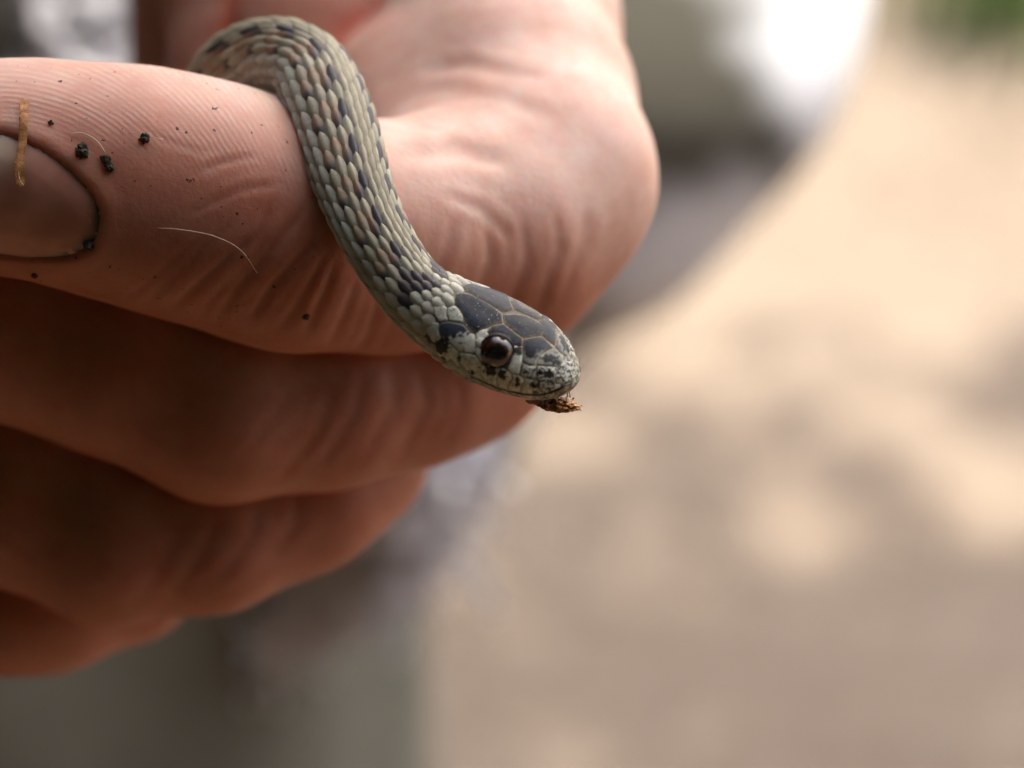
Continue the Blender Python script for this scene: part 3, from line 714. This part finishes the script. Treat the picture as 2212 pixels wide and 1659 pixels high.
# --- head plates: outlines drawn once for the near flank, laid on the head, mirrored to the other flank
def zc(p): return np.array([(1500 + p[0]/2.370)/1.85172, (1000 + p[1]/2.370)/1.85172])
def mirror(P): return P - 2*((P - HEAD0) @ L_H)[:, None]*L_H
PLATES = [  # name, kind, mirrored, outline
 ('crown_plate', 'dark', True, [(772,405),(830,398),(905,412),(985,446),(1050,484),(1110,522),(1160,560),(1212,605),(1218,690),(1160,700),(1105,712),(1030,745),(955,788),(915,745),(870,700),(838,625),(800,560),(757,512),(752,470)]),
 ('crown_plate', 'dark', False, [(1212,605),(1330,600),(1440,618),(1540,670),(1648,735),(1580,808),(1500,820),(1410,836),(1330,780),(1222,694)]),
 ('brow_plate', 'dark', True, [(1090,738),(1105,714),(1218,692),(1240,708),(1330,780),(1408,838),(1400,908),(1310,908),(1265,855),(1205,800),(1140,780),(1085,792),(1060,770)]),
 ('cheek_plate', 'pale', False, [(948,800),(990,762),(1060,742),(1086,740),(1060,772),(1080,796),(1040,850),(1010,910),(960,890)]),
 ('cheek_plate', 'pale', False, [(950,920),(985,905),(1020,920),(1015,1000),(1040,1056),(1000,1054),(960,1010),(945,965)]),
 ('cheek_plate', 'pale', True, [(1310,908),(1400,908),(1400,960),(1395,1060),(1378,1130),(1370,1185),(1290,1166),(1252,1128),(1285,1070),(1310,990)]),
 ('snout_plate', 'dark', True, [(1410,840),(1500,822),(1582,812),(1640,862),(1698,925),(1620,960),(1560,1005),(1532,1058),(1527,1093),(1460,1092),(1402,1062),(1402,905)]),
 ('snout_plate', 'spot', True, [(1400,1066),(1460,1096),(1525,1098),(1530,1160),(1510,1225),(1440,1216),(1376,1186),(1384,1120)]),
 ('snout_plate', 'dark', True, [(1700,928),(1750,965),(1792,1050),(1735,1110),(1640,1098),(1532,1092),(1537,1060),(1562,1008),(1622,963)]),
 ('nostril_plate', 'spot', True, [(1530,1098),(1640,1102),(1733,1114),(1720,1170),(1700,1230),(1640,1250),(1560,1240),(1514,1226),(1534,1160)]),
 ('nose_plate', 'spot', False, [(1737,1112),(1796,1052),(1870,1055),(1904,1078),(1917,1120),(1912,1190),(1880,1235),(1800,1262),(1722,1268),(1704,1230),(1724,1170)]),
 ('lip_plate', 'spot', True, [(1512,1230),(1560,1244),(1640,1254),(1702,1236),(1720,1272),(1790,1270),(1740,1318),(1640,1352),(1502,1368),(1484,1300)]),
 ('lip_plate', 'pale', True, [(1374,1190),(1440,1220),(1508,1232),(1484,1300),(1500,1368),(1382,1358),(1387,1290),(1424,1236)]),
 ('lip_plate', 'pale', True, [(1292,1170),(1372,1190),(1422,1234),(1385,1290),(1380,1356),(1268,1332),(1257,1290),(1306,1218)]),
 ('lip_plate', 'pale', True, [(1250,1132),(1290,1169),(1304,1216),(1255,1290),(1264,1330),(1164,1302),(1150,1230),(1165,1160),(1200,1122)]),
 ('lip_plate', 'pale', True, [(1040,1060),(1110,1110),(1195,1120),(1163,1160),(1148,1230),(1160,1300),(1060,1258),(992,1170),(1010,1100)]),
 ('lip_plate', 'pale', True, [(802,967),(940,987),(998,1057),(1008,1100),(990,1170),(1055,1256),(930,1200),(830,1128),(790,1040)]),
 ('lip_plate', 'pale', True, [(640,842),(700,877),(797,965),(786,1040),(826,1126),(700,1072),(610,1020),(560,945),(580,880)]),
 ('lower_lip_plate', 'spot', True, [(1502,1384),(1640,1368),(1735,1332),(1715,1372),(1640,1396),(1500,1411)]),
 ('lower_lip_plate', 'pale', True, [(1385,1374),(1498,1384),(1498,1411),(1400,1397)]),
 ('lower_lip_plate', 'pale', True, [(1270,1348),(1383,1373),(1396,1395),(1290,1369)]),
 ('lower_lip_plate', 'pale', True, [(1165,1318),(1268,1348),(1286,1367),(1190,1339)]),
 ('cheek_plate', 'temple', True, [(617,692),(700,677),(838,702),(905,785),(946,800),(958,890),(945,985),(800,963),(700,873),(632,832),(602,760)]),
 ('cheek_plate', 'pale', True, [(690,545),(755,522),(800,565),(832,625),(836,690),(700,672),(680,610)]),
 ('cheek_plate', 'pale', True, [(545,535),(640,518),(684,545),(674,610),(692,670),(610,684),(556,610)]),
 ('cheek_plate', 'pale', True, [(480,695),(560,680),(610,695),(598,762),(628,835),(575,880),(540,870),(490,790)]),
]
SPOTS = [((1095,1140),75,55),((905,1172),42,38),((800,1030),20,30),((640,915),75,80),((1210,1180),45,48),((1350,1255),28,48),((1497,1285),38,32),((1150,1320),55,24),((1350,950),55,55),((1480,985),70,45),((1650,1030),90,42),((1580,1155),45,40),((1720,1060),45,35),((1030,930),28,90),((1060,1070),45,35),((1640,1180),60,40),((640,1030),40,30)]
def stain_f(q):
    f_ = np.zeros(len(q))
    for (c, rx, ry) in SPOTS:
        d = np.hypot((q[:, 0]-c[0])/rx, (q[:, 1]-c[1])/ry); f_ = np.maximum(f_, 1.25 - d)
    nz = np.array([noise.fractal(Vector((p[0]*0.03, p[1]*0.03, 0)), 1, 2, 3) for p in q])
    return np.clip((f_ - 0.25 + nz*0.55)*5, 0, 1), nz
def plate_cols(q, dist, kind):
    """dist in mm from the plate edge"""
    st_, nz = stain_f(q)
    nz2 = np.array([noise.fractal(Vector((p[0]*0.012, p[1]*0.02, 7)), 1, 2, 3) for p in q])
    nz3 = np.array([noise.noise(Vector((p[0]*0.09, p[1]*0.09, 17))) for p in q])
    pale = np.array([0.64, 0.65, 0.555])[None]*(1 + 0.25*nz2[:, None]); dark = np.array([0.010, 0.015, 0.026])[None]*(1 + 0.7*nz2[:, None]); tan = np.array([0.25, 0.19, 0.12])[None]
    black = np.array([0.012, 0.010, 0.010])[None]
    if kind == 'dark':
        e = np.clip(1 - (dist + 0.05*nz)/0.12, 0, 1)[:, None]; c = dark*(1-e) + tan*e
        sp = np.clip((nz3*0.35 + nz + 0.35*np.exp(-dist/0.25) - 0.5)*2.5, 0, 0.5)[:, None]; c = c*(1-sp) + np.array([0.13, 0.115, 0.09])*sp
        low = np.clip((q[:, 1] - 945 + 30*nz)/40, 0, 1)*np.clip((q[:, 0]-1380)/40, 0, 1)      # flank of the snout is speckled
        c = c*(1-0.5*low[:, None]) + pale*0.7*0.5*low[:, None]
    elif kind == 'temple':
        up = np.clip((835 - q[:, 1] + (q[:, 0]-760)*-0.25 + 60*nz)/25, 0, 1)[:, None]; c = pale*(1-up) + np.array([0.05, 0.06, 0.08])*up
        e = np.clip(1 - dist/0.10, 0, 1)[:, None]; c = c*(1-e*.6) + tan*e*.6
    else:
        c = pale*np.interp(q[:, 1], [700, 1080], [0.66, 1.0])[:, None]
        if kind == 'spot':
            sp = np.clip((nz3*0.8 + nz*1.0 + 0.12)*4, 0, 0.92)[:, None]; c = pale*0.75*(1-sp) + black*1.8*sp
        e = np.clip(1 - dist/0.07, 0, 1)[:, None]; c = c*(1-e*.45) + tan*0.6*e*.45
        fr = np.clip((nz3 - 0.45)*5, 0, 0.7)[:, None]; c = c*(1-fr) + black*2*fr
    c = c*(1-st_[:, None]*0.95) + black*st_[:, None]*0.95
    return np.clip(c, 0.004, 0.9)
K = 1/(2.370*60)                                    # outline units -> mm
near_polys = []
for name, kind, mir, poly in PLATES:
    poly = np.array(poly, float)
    near_polys.append(poly)
    # round the corners a little
    for _ in range(1):
        a = poly; b = np.roll(poly, -1, 0); poly = np.stack([a*0.86 + b*0.14, a*0.14 + b*0.86], 1).reshape(-1, 2)
    q, P3, N3, dist, fs = patch(poly, 10.0, core_bvh, zc)
    bad = np.isnan(P3[:, 0])
    if bad.any():
        good = np.nonzero(~bad)[0]
        for i in np.nonzero(bad)[0]:
            j = good[np.argmin(((q[good]-q[i])**2).sum(1))]; P3[i] = P3[j]; N3[i] = N3[j]
    # smooth normals come from the loft rather than its facets
    dmm = dist*K
    hgt = -0.04 + 0.075*(1 - np.exp(-dmm/0.035)) + 0.012*np.clip(dmm/0.6, 0, 1)
    P3 = P3 + N3*hgt[:, None]; col = plate_cols(q, dmm, kind)
    tris = []
    for f_ in fs:
        a, b, c = P3[f_[0]], P3[f_[1]], P3[f_[2]]
        tris.append(f_ if np.dot(np.cross(b-a, c-a), N3[f_[0]]) > 0 else f_[::-1])
    mesh_p(name, P3, tris, M_plate, snake, col=col)
    if mir: mesh_p(name, mirror(P3) + (L_H*0.35 - U_H*0.1 if kind == 'temple' else 0), [t[::-1] for t in tris], M_plate, snake, col=col)
near_all = near_polys
# --- eyes
def ball(c, ax, r0, a0, a1, nr, nt=40):
    ax = nrm(ax); e1 = nrm(np.cross(ax, [0.2, 0.9, 0.3])); e2 = np.cross(ax, e1); rings = []
    for ph in np.linspace(a0, a1, nr):
        rings.append([c + r0*(math.cos(ph)*ax + math.sin(ph)*(math.cos(t)*e1 + math.sin(t)*e2)) for t in np.linspace(0, 2*math.pi, nt, endpoint=False)])
    return rings
ev = zc((1160, 952)); h = hit(core_bvh, ev[0], ev[1])
EP = np.array(h[0]); e_dir = nrm(L_H*0.80 + U_H*0.38 + AX*0.22)
EC = EP - nrm(np.array([0, 0, D]) - EP)*0.55
for flip in (False, True):
    mf = (lambda P: mirror(np.asarray(P).reshape(-1, 3))) if flip else (lambda P: np.asarray(P).reshape(-1, 3))
    def emesh(nm, rings, mat, parent):
        v_, f_ = loft(rings, False); v_ = mf(v_); f_ = [t[::-1] for t in f_] if flip else f_
        return mesh_p(nm, v_, f_, mat, parent)
    E0 = EC - (L_H*0.45 + U_H*0.5 if flip else 0)
    eye = emesh('eye', ball(E0, e_dir, 1.18, R(1), R(150), 26), M_rim, snake)
    emesh('iris', ball(E0, e_dir, 1.195, R(32), R(62), 10), M_eye, eye)
    emesh('pupil', ball(E0, e_dir, 1.20, R(0.5), R(33), 8), M_pupil, eye)
    v_, f_ = tube(mf(ball(E0, e_dir, 1.16, R(72), R(72.1), 2, 48)[0] + [ball(E0, e_dir, 1.16, R(72), R(72.1), 2, 48)[0][0]]), [0.11]*49, 8); mesh_p('eye_rim', np.array(v_), f_, M_rim, eye)
# --- nostril pit, mouth slit
for flip in (False, True):
    nv = zc((1578, 1158)); h = hit(core_bvh, nv[0], nv[1]); c = np.array(h[0]) + np.array(h[1])*0.03; n_ = np.array(h[1])
    v_, f_ = loft(ball(c - n_*0.16, n_, 0.24, R(2), R(60), 6, 16)); v_ = mirror(v_) if flip else v_
    mesh_p('nostril', v_, f_, M_black, snake)
mouth = [(1862,1262),(1800,1282),(1740,1322),(1640,1360),(1500,1376),(1380,1366),(1265,1340),(1160,1310),(1060,1268),(930,1210),(826,1140)]
for flip in (False, True):
    pts = []; rad_ = []
    for i, m_ in enumerate(mouth):
        mv = zc(m_); h = hit(core_bvh, mv[0], mv[1])
        if h[0] is None: continue
        pts.append(np.array(h[0]) + np.array(h[1])*0.0); rad_.append(0.09 if 1 <= i <= 2 else 0.03)
    pts = mirror(np.array(pts)) if flip else np.array(pts)
    v_, f_ = tube(pts, rad_, 8); mesh_p('mouth_slit', np.array(v_), f_, M_black, snake)

# --- body scales: keeled, overlapping towards the tail, 17 rows over the back
ROW = np.radians([0, 12, 24, 36.5, 50.5, 66, 83.5, 102, 121])
def row_th(j): return math.copysign(ROW[abs(j)], j)
def row_w(j): a = abs(j); return (ROW[min(a+1, 8)] - ROW[max(a-1, 0)])/(2 if 0 < a < 8 else 1)
def pitch(s): return np.interp(s, [0, sC[8], sC[11], S_NAPE, S_NAPE + 0.4*HL], [1.55, 1.5, 1.2, 0.92, 0.86])
sg = np.linspace(0.3, S_NAPE + 0.42*HL, 1600); lam = np.concatenate([[0], np.cumsum(np.diff(sg)/pitch((sg[1:]+sg[:-1])/2))]); LMAX = lam[-1]
NAPE_BLOTCH = np.array([(205,300),(250,235),(420,215),(600,235),(660,300),(620,360),(520,375),(400,395),(330,420),(320,560),(280,580),(255,450),(200,420)], float)
tq = np.linspace(0, 1, 8); qq = np.array([-1, -0.5, 0, 0.5, 1.0])
wf = pchip([0, .12, .35, .6, .8, .93, 1], [.45, .75, 1.0, .98, .74, .42, .06], tq)
sc_list = []
camP = np.array([0, 0, D])
for i in range(0, int(LMAX)+1):
    for j in range(-8, 9):
        l0 = i + (0.5 if j % 2 else 0.0)
        if l0 > LMAX - 0.01: continue
        s0 = np.interp(l0, lam, sg); th0 = row_th(j)
        pc = surf(np.array([s0]), np.array([th0]))[0]; ncv = surf_n(np.array([s0]), np.array([th0]))[0]
        z2 = proj(pc)*1.85172; zq = np.array([(z2[0]-1500)*2.370, (z2[1]-1000)*2.370])
        facing = float(ncv @ nrm(camP - pc))
        if s0 > S_NAPE - 3.0:
            pm = mirror(pc[None])[0] if th0 < 0 else pc
            zm = proj(pm)*1.85172; zm = np.array([[(zm[0]-1500)*2.370, (zm[1]-1000)*2.370]])
            if any(in_poly(zm, p)[0] for p in near_all): continue
            if s0 > S_NAPE + 0.16*HL and abs(j) < 3: continue
            if s0 > S_NAPE + 0.28*HL and j < 0: continue
        sc_list.append((i, j, s0, th0, zq, facing))
blotch = {(i, abs(j)) for (i, j, s0, th0, zq, fc) in sc_list if j > 0 and fc > 0 and in_poly(zq[None], NAPE_BLOTCH)[0]}
OLIVE = np.array([0.27, 0.255, 0.185]); GREY = np.array([0.36, 0.36, 0.30]); DARK = np.array([0.030, 0.029, 0.038]); RUST = np.array([0.23, 0.085, 0.035]); CREAM = np.array([0.33, 0.305, 0.215])
def scale_geo(i, j, s0, th0):
    p = float(pitch(s0)); neck = np.clip((s0 - sC[10])/(S_NAPE - sC[10]), 0, 1)
    w, ht, hb, n_ = dims(np.array([s0])); rl = float((w+ht)[0]/2)
    L = p*(1.42 - 0.25*neck); hw = row_w(j)*(0.60 + 0.04*neck)*rl
    big = 1.0
    T_, Q_ = np.meshgrid(tq, qq, indexing='ij'); Wd = wf[:, None]*hw*big
    if neck > 0.3: Wd = (pchip([0, .12, .35, .6, .8, .93, 1], [.5, .8, 1.0, 1.0, .9, .62, .15], tq)[:, None]*neck + wf[:, None]*(1-neck))*hw*big
    sv = s0 + L*0.5 - T_*L; tv = th0 + Q_*Wd/rl
    sv = np.clip(sv, 0.02, LEN-0.1)
    P = surf(sv.ravel(), tv.ravel()); Nn = surf_n(sv.ravel(), tv.ravel())
    keel = 0.12*(1 - 0.72*neck)*np.exp(-(Q_/0.16)**2)*np.clip(T_*3, 0, 1)*np.clip((1.02-T_)*5, 0, 1)
    dome = 0.055*(1 - Q_**2)*np.sin(np.clip(T_*1.05, 0, 1)*math.pi)
    lift = -0.05 + 0.17*T_**1.1
    edge_dip = -0.05*np.abs(Q_)**4
    h_ = (lift + keel + dome + edge_dip)*(rl/2.8)
    return P + Nn*h_.ravel()[:, None], T_.ravel(), Q_.ravel()
nT, nQ = len(tq), len(qq)
sfaces = [(a*nQ+b, a*nQ+b+1, (a+1)*nQ+b+1, (a+1)*nQ+b) for a in range(nT-1) for b in range(nQ-1)]
def scale_col(i, j, s0, T_, Q_, r):
    aj = abs(j); base = OLIVE if aj <= 5 else GREY
    if aj <= 1: base = CREAM*0.92
    base = base*r.uniform(0.82, 1.14)*(1 + r.normal(size=3)*0.015)
    nk = float(np.clip((s0 - sC[11])/(S_NAPE - sC[11]), 0, 1)); base = base*(1-nk) + np.array([0.39, 0.385, 0.315])*r.uniform(0.85, 1.12)*nk
    c = np.tile(base, (len(T_), 1))
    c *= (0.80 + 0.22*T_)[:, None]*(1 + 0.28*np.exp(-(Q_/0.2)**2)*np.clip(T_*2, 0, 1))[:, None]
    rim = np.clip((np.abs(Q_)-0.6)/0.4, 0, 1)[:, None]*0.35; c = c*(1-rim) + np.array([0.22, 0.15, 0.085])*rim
    def toward(col, f_):
        f_ = np.clip(f_*np.ones(len(T_)), 0, 1)[:, None]; return c*(1-f_) + col*f_
    if s0 < sC[12] + 0.3:
        ph = i % 2
        if aj == 2 and ph == 0: c = toward(DARK, 0.95 - 0.15*np.clip(T_-0.85, 0, 1)*6)
        elif aj == 3 and ph == 0: c = toward(RUST, 0.6); c = toward(DARK, 0.95*np.clip(1.6 - 1.6*T_ - 0.5*Q_*np.sign(j), 0, 1))
        elif aj == 1 and ph == 0: c = toward(DARK, 0.8*np.clip(Q_*np.sign(j)*2.5 - 0.5, 0, 1)*np.clip(1.3 - T_, 0, 1))
        elif aj == 3: c = toward(RUST, 0.55*np.clip(1.1 - 1.6*T_, 0, 1))
        elif aj == 4 and ph == 0: c = toward(RUST, 0.55*np.clip(T_*1.4-0.2, 0, 1))
        elif aj == 5 and ph == 0: c = toward(RUST, 0.4); c = toward(DARK, 0.95*np.clip(2.6 - 4.5*T_, 0, 1))
        elif aj == 5: c = toward(RUST, 0.3*np.clip(1 - 2*T_, 0, 1))
        elif aj == 6 and ph == 1: c = toward(DARK, 0.9*np.clip(1.3 - 3.5*T_, 0, 1))
        elif aj == 8 and ph == 0: c = toward(DARK*0.6, 0.9*np.clip(1.2 - 3*T_, 0, 1))
    if (i, aj) in blotch:
        c = toward(DARK*0.95, 0.95 - 0.35*np.clip(T_-0.8, 0, 1)*5); c = toward(RUST*0.8, 0.35*np.clip(np.abs(Q_)-0.75, 0, 1)*4)
    return np.clip(c, 0.004, 0.9)
# which ones show: the hand may hide them
hb2 = BVHTree.FromPolygons([tuple(p) for p in HV2], HQ.tolist())
def shown(pc):
    d = Vector(camP - pc); L = d.length; h = hb2.ray_cast(Vector(pc) + d.normalized()*0.5, d.normalized(), L)
    return h[0] is None
order = []
for k, (i, j, s0, th0, zq, fc) in enumerate(sc_list):
    pc = surf(np.array([s0]), np.array([th0]))[0]
    v2 = proj(pc); inframe = -20 < v2[1] < 1700
    order.append((fc if (fc > -0.1 and inframe and shown(pc)) else fc - 5, k))
order.sort(reverse=True)
solo = {k for _, k in order[:300] if _ > -1}
rest = []
rest_c = []
for k, (i, j, s0, th0, zq, fc) in enumerate(sc_list):
    r = np.random.default_rng(1000 + i*40 + j)
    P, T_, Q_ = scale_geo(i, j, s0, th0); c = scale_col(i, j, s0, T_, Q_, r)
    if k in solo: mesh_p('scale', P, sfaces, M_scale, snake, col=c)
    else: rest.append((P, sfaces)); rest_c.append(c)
# belly plates
for i in range(int(LMAX)):
    s0 = np.interp(i + 0.5, lam, sg); p = float(pitch(s0))
    a, b = np.meshgrid(np.linspace(0, 1, 4), np.linspace(R(122), R(238), 9), indexing='ij')
    sv = np.clip(s0 + p*0.62 - a*p*1.3, 0.02, LEN-1).ravel()
    P = surf(sv, b.ravel()) + surf_n(sv, b.ravel())*(-0.04 + 0.14*a.ravel())[:, None]
    rest.append((P, [(u*9+q_, u*9+q_+1, (u+1)*9+q_+1, (u+1)*9+q_) for u in range(3) for q_ in range(8)])); rest_c.append(np.tile(np.array([0.36, 0.33, 0.27]), (36, 1)))
v, f = merge(rest); tag(mesh_p('far_side_scales', np.array(v), f, M_scale, snake, col=np.concatenate(rest_c)), kind='stuff')
print('scales', len(sc_list), 'solo', len(solo))

# ------------------------------------------------------------------ scraps and soil on the skin
def lump(p, r_, seed, squash=0.75):
    bm = bmesh.new(); bmesh.ops.create_icosphere(bm, subdivisions=3, radius=1.0)
    for v_ in bm.verts:
        n_ = noise.noise(v_.co*1.7 + Vector((seed, 0, 0))); n2_ = noise.noise(v_.co*5 + Vector((0, seed, 0)))
        v_.co *= r_*(1 + 0.65*n_ + 0.42*n2_); v_.co.z *= squash
    vs_ = np.array([tuple(v_.co) for v_ in bm.verts]); fs_ = [tuple(v_.index for v_ in f_.verts) for f_ in bm.faces]; bm.free()
    return vs_ + p, fs_
hb_n = BVHTree.FromPolygons([tuple(p) for p in NAILP], NAILF)
def on_skin(vx, vy, off=0.0):
    h = hit(hb2, vx, vy); h2 = hit(hb_n, vx, vy)
    if h2[0] is not None and h2[0].z > h[0].z: h = h2
    if h[1].z < 0: h = (h[0], -h[1])
    return np.array(h[0]) + np.array(h[1])*off, np.array(h[1])
crumbs = [(180, 328, 0.42, 'angular dark soil crumb on the fingertip beside the nail'), (229, 345, 0.30, 'dark soil crumb at the end of a curled pale fibre'), (236, 362, 0.27, 'greyish soil crumb stuck under the crumb with the fibre'),
          (312, 300, 0.32, 'shiny black soil crumb alone on the ridged finger pad'), (109, 267, 0.17, 'tiny soil crumb on the finger above the nail fold'), (660, 682, 0.20, 'small soil crumb low on the finger below the snake'), (192, 527, 0.34, 'dark soil packed in the corner of the fingernail'), (75, 592, 0.2, 'soil crumb stuck under the lower edge of the fingertip')]
for n_, (vx, vy, r_, lab) in enumerate(crumbs):
    p, nn = on_skin(vx, vy, r_*0.45); v_, f_ = lump(p, r_, n_*3.7)
    tag(mesh_p('soil_crumb', v_, f_, M_soil, smooth=False), lab, 'soil crumb', 'soil crumbs on the finger')
# grime packed at the nail fold
# splinter lying across nail and fold
def strip(path, wid, thick, seed):
    path = catmull(path, 8); vs_, fs_ = [], []; n_ = len(path)
    for k, p in enumerate(path):
        t = nrm(path[min(k+1, n_-1)] - path[max(k-1, 0)]); a = nrm(np.cross(t, [0, 0, 1.0])); b = np.cross(a, t)
        w_ = wid*(1 + 0.18*noise.noise(Vector((k*0.35, seed, 0))) + 0.08*noise.noise(Vector((k*1.3, seed, 4)))); tw = 0.25*math.sin(k*0.22 + seed); a2 = a*math.cos(tw) + b*math.sin(tw); b2 = np.cross(a2, t)
        if k in (0, n_-1): w_ *= 0.35
        for (x_, y_) in ((-1, -.5), (-0.35, -1), (0.35, -.9), (1, -.5), (1, .5), (0.4, 1), (-0.3, .8), (-1, .5)):
            vs_.append(p + a2*x_*w_ + b2*y_*thick)
    for k in range(n_-1):
        for q_ in range(8): fs_.append((k*8+q_, k*8+(q_+1) % 8, (k+1)*8+(q_+1) % 8, (k+1)*8+q_))
    fs_.append(tuple(range(7, -1, -1))); fs_.append(tuple((n_-1)*8+q_ for q_ in range(8)))
    return np.array(vs_), fs_
pts = [on_skin(x, y, o)[0] for x, y, o in [(54, 216, .12), (52, 262, .25), (50, 310, .45), (46, 360, .6), (49, 400, .55)]]
v_, f_ = strip(pts, 0.30, 0.045, 1.0); tag(mesh_p('wood_splinter', v_, f_, M_wood, smooth=False), 'flat orange-brown wood splinter lying across the fingernail edge', 'splinter')
v_, f_ = strip([V(-30, 160, -4), V(0, 153, -4.5), V(22, 149, -5)], 0.22, 0.12, 3.0); tag(mesh_p('wood_splinter', v_, f_, M_wood), 'short orange wood splinter standing on the top of the fingertip', 'splinter')
def hair(path, r_, lab, name='fibre', mat=M_fibre, grp='fine fibres on the finger'):
    p = catmull([on_skin(x, y, o)[0] for x, y, o in path], 8); v_, f_ = tube(p, [r_*(0.5 + 0.5*math.sin(math.pi*min(max(k/len(p), .12), .9))) for k in range(len(p))], 6)
    tag(mesh_p(name, np.array(v_), f_, mat), lab, 'fibre', grp)
hair([(152, 290, .1), (180, 291, .25), (210, 307, .3), (228, 330, .2)], 0.045, 'curled pale plant fibre reaching the pair of soil crumbs')
hair([(340, 492, .05), (390, 494, .2), (460, 506, .3), (520, 540, .3), (557, 588, .2)], 0.03, 'long thin pale hair lying over the finger creases')
hair([(46, 372, .9), (50, 388, .95), (57, 397, .8)], 0.03, 'short pale fibre peeling off the wood splinter')
hair([(330, 298, .1), (345, 303, .15), (352, 301, .1)], 0.03, 'tiny pale fibre beside the shiny black crumb')
# scrap at the mouth
flake = np.array([(1420,1430),(1470,1418),(1560,1412),(1650,1395),(1735,1372),(1800,1400),(1860,1412),(1895,1400),(1888,1440),(1925,1462),(1966,1478),(1945,1500),(1958,1522),(1900,1520),(1860,1535),(1800,1540),(1750,1550),(1690,1535),(1640,1532),(1590,1505),(1560,1492),(1510,1470),(1470,1462)], float)
mid_z = 1.6
out = []; n = len(flake)
ringpts = []
for a, b in zip(flake, np.roll(flake, -1, 0)):
    for t in (0, .33, .66): ringpts.append(a + (b-a)*t + rng.normal(size=2)*4)
ringpts = np.array(ringpts); lo, hi = ringpts.min(0), ringpts.max(0)
gx, gy = np.meshgrid(np.arange(lo[0], hi[0], 13), np.arange(lo[1], hi[1], 13)); qp = np.stack([gx.ravel(), gy.ravel()], -1); qp = qp[in_poly(qp, ringpts)]; qp = qp[seg_dist(qp, ringpts, True) > 6]
allp = np.vstack([ringpts, qp]); nr = len(ringpts)
o_ = delaunay_2d_cdt([Vector(p) for p in allp], [(i, (i+1) % nr) for i in range(nr)], [], 1, 1e-6)
fp = np.array([tuple(p) for p in o_[0]]); ff = [tuple(x) for x in o_[2]]; de = seg_dist(fp, ringpts, True)
topz = []; front_v = []; back_v = []
for p, d_ in zip(fp, de):
    vv_ = zc(p); nz = noise.fractal(Vector((p[0]*0.02, p[1]*0.035, 0)), 1, 2, 4); th_ = 0.10 + 0.35*min(d_/40, 1)*(1 + 0.6*nz)
    slope = (p[1]-1460)*0.004
    front_v.append(V(vv_[0], vv_[1], mid_z + slope + th_ + 0.25*nz)); back_v.append(V(vv_[0], vv_[1], mid_z + slope - th_ + 0.25*nz))
nf = len(fp)
fl_faces = []
for t in ff:
    a, b, c = (front_v[i] for i in t); w_ = np.cross(b-a, c-a)[2] > 0
    t1 = t if w_ else t[::-1]; fl_faces.append(t1); fl_faces.append(tuple(i+nf for i in t1[::-1]))
# rim
from collections import Counter
ec = Counter(); dirn = {}
for t in ff:
    a, b, c = (front_v[i] for i in t); t1 = t if np.cross(b-a, c-a)[2] > 0 else t[::-1]
    for x_, y_ in zip(t1, t1[1:] + t1[:1]): ec[frozenset((x_, y_))] += 1; dirn[frozenset((x_, y_))] = (x_, y_)
for e_, c_ in ec.items():
    if c_ == 1:
        x_, y_ = dirn[e_]; fl_faces.append((y_, x_, x_+nf, y_+nf))
fl = mesh_p('bark_scrap', np.array(front_v + back_v), fl_faces, M_bark, smooth=False)
tag(fl, 'ragged orange-brown scrap of wet bark hanging under the snake\'s chin', 'bark scrap')
a_, b_ = zc((1838, 1268)), zc((1822, 1395)); a2_ = zc((1850, 1395))
for q_ in (b_, a2_):
    v_, f_ = tube(np.array([V(a_[0], a_[1], 2.4), V((a_[0]+q_[0])/2, (a_[1]+q_[1])/2, 2.2), V(q_[0], q_[1], 1.9)]), [0.07, 0.035, 0.06], 6)
    mesh_p('saliva_strand', np.array(v_), f_, M_saliva, fl)

# grains of grit caught on the head
gparts = []
rg = np.random.default_rng(5)
for _ in range(46):
    zq = np.array([rg.uniform(820, 1500), rg.uniform(420, 760)]); gv_ = zc(zq); h = hit(core_bvh, gv_[0], gv_[1])
    if h[0] is None: continue
    p = np.array(h[0]) + np.array(h[1])*0.06; r_ = rg.uniform(0.012, 0.034)
    o6 = np.array([(1, 0, 0), (-1, 0, 0), (0, 1, 0), (0, -1, 0), (0, 0, 1), (0, 0, -1)])*r_*rg.uniform(0.7, 1.3, (6, 1)) + p
    gparts.append((o6, [(0, 2, 4), (2, 1, 4), (1, 3, 4), (3, 0, 4), (2, 0, 5), (1, 2, 5), (3, 1, 5), (0, 3, 5)]))
v, f = merge(gparts)
tag(mesh_p('grit', np.array(v), f, simple('quartz_grit', [(0.7, 0.7, 0.68), (0.85, 0.85, 0.83)], 900, 0.1, 0.8, coat=1.0), smooth=False), 'tiny pale grains of grit scattered on the dark crown of the snake', 'grit', kind='stuff')
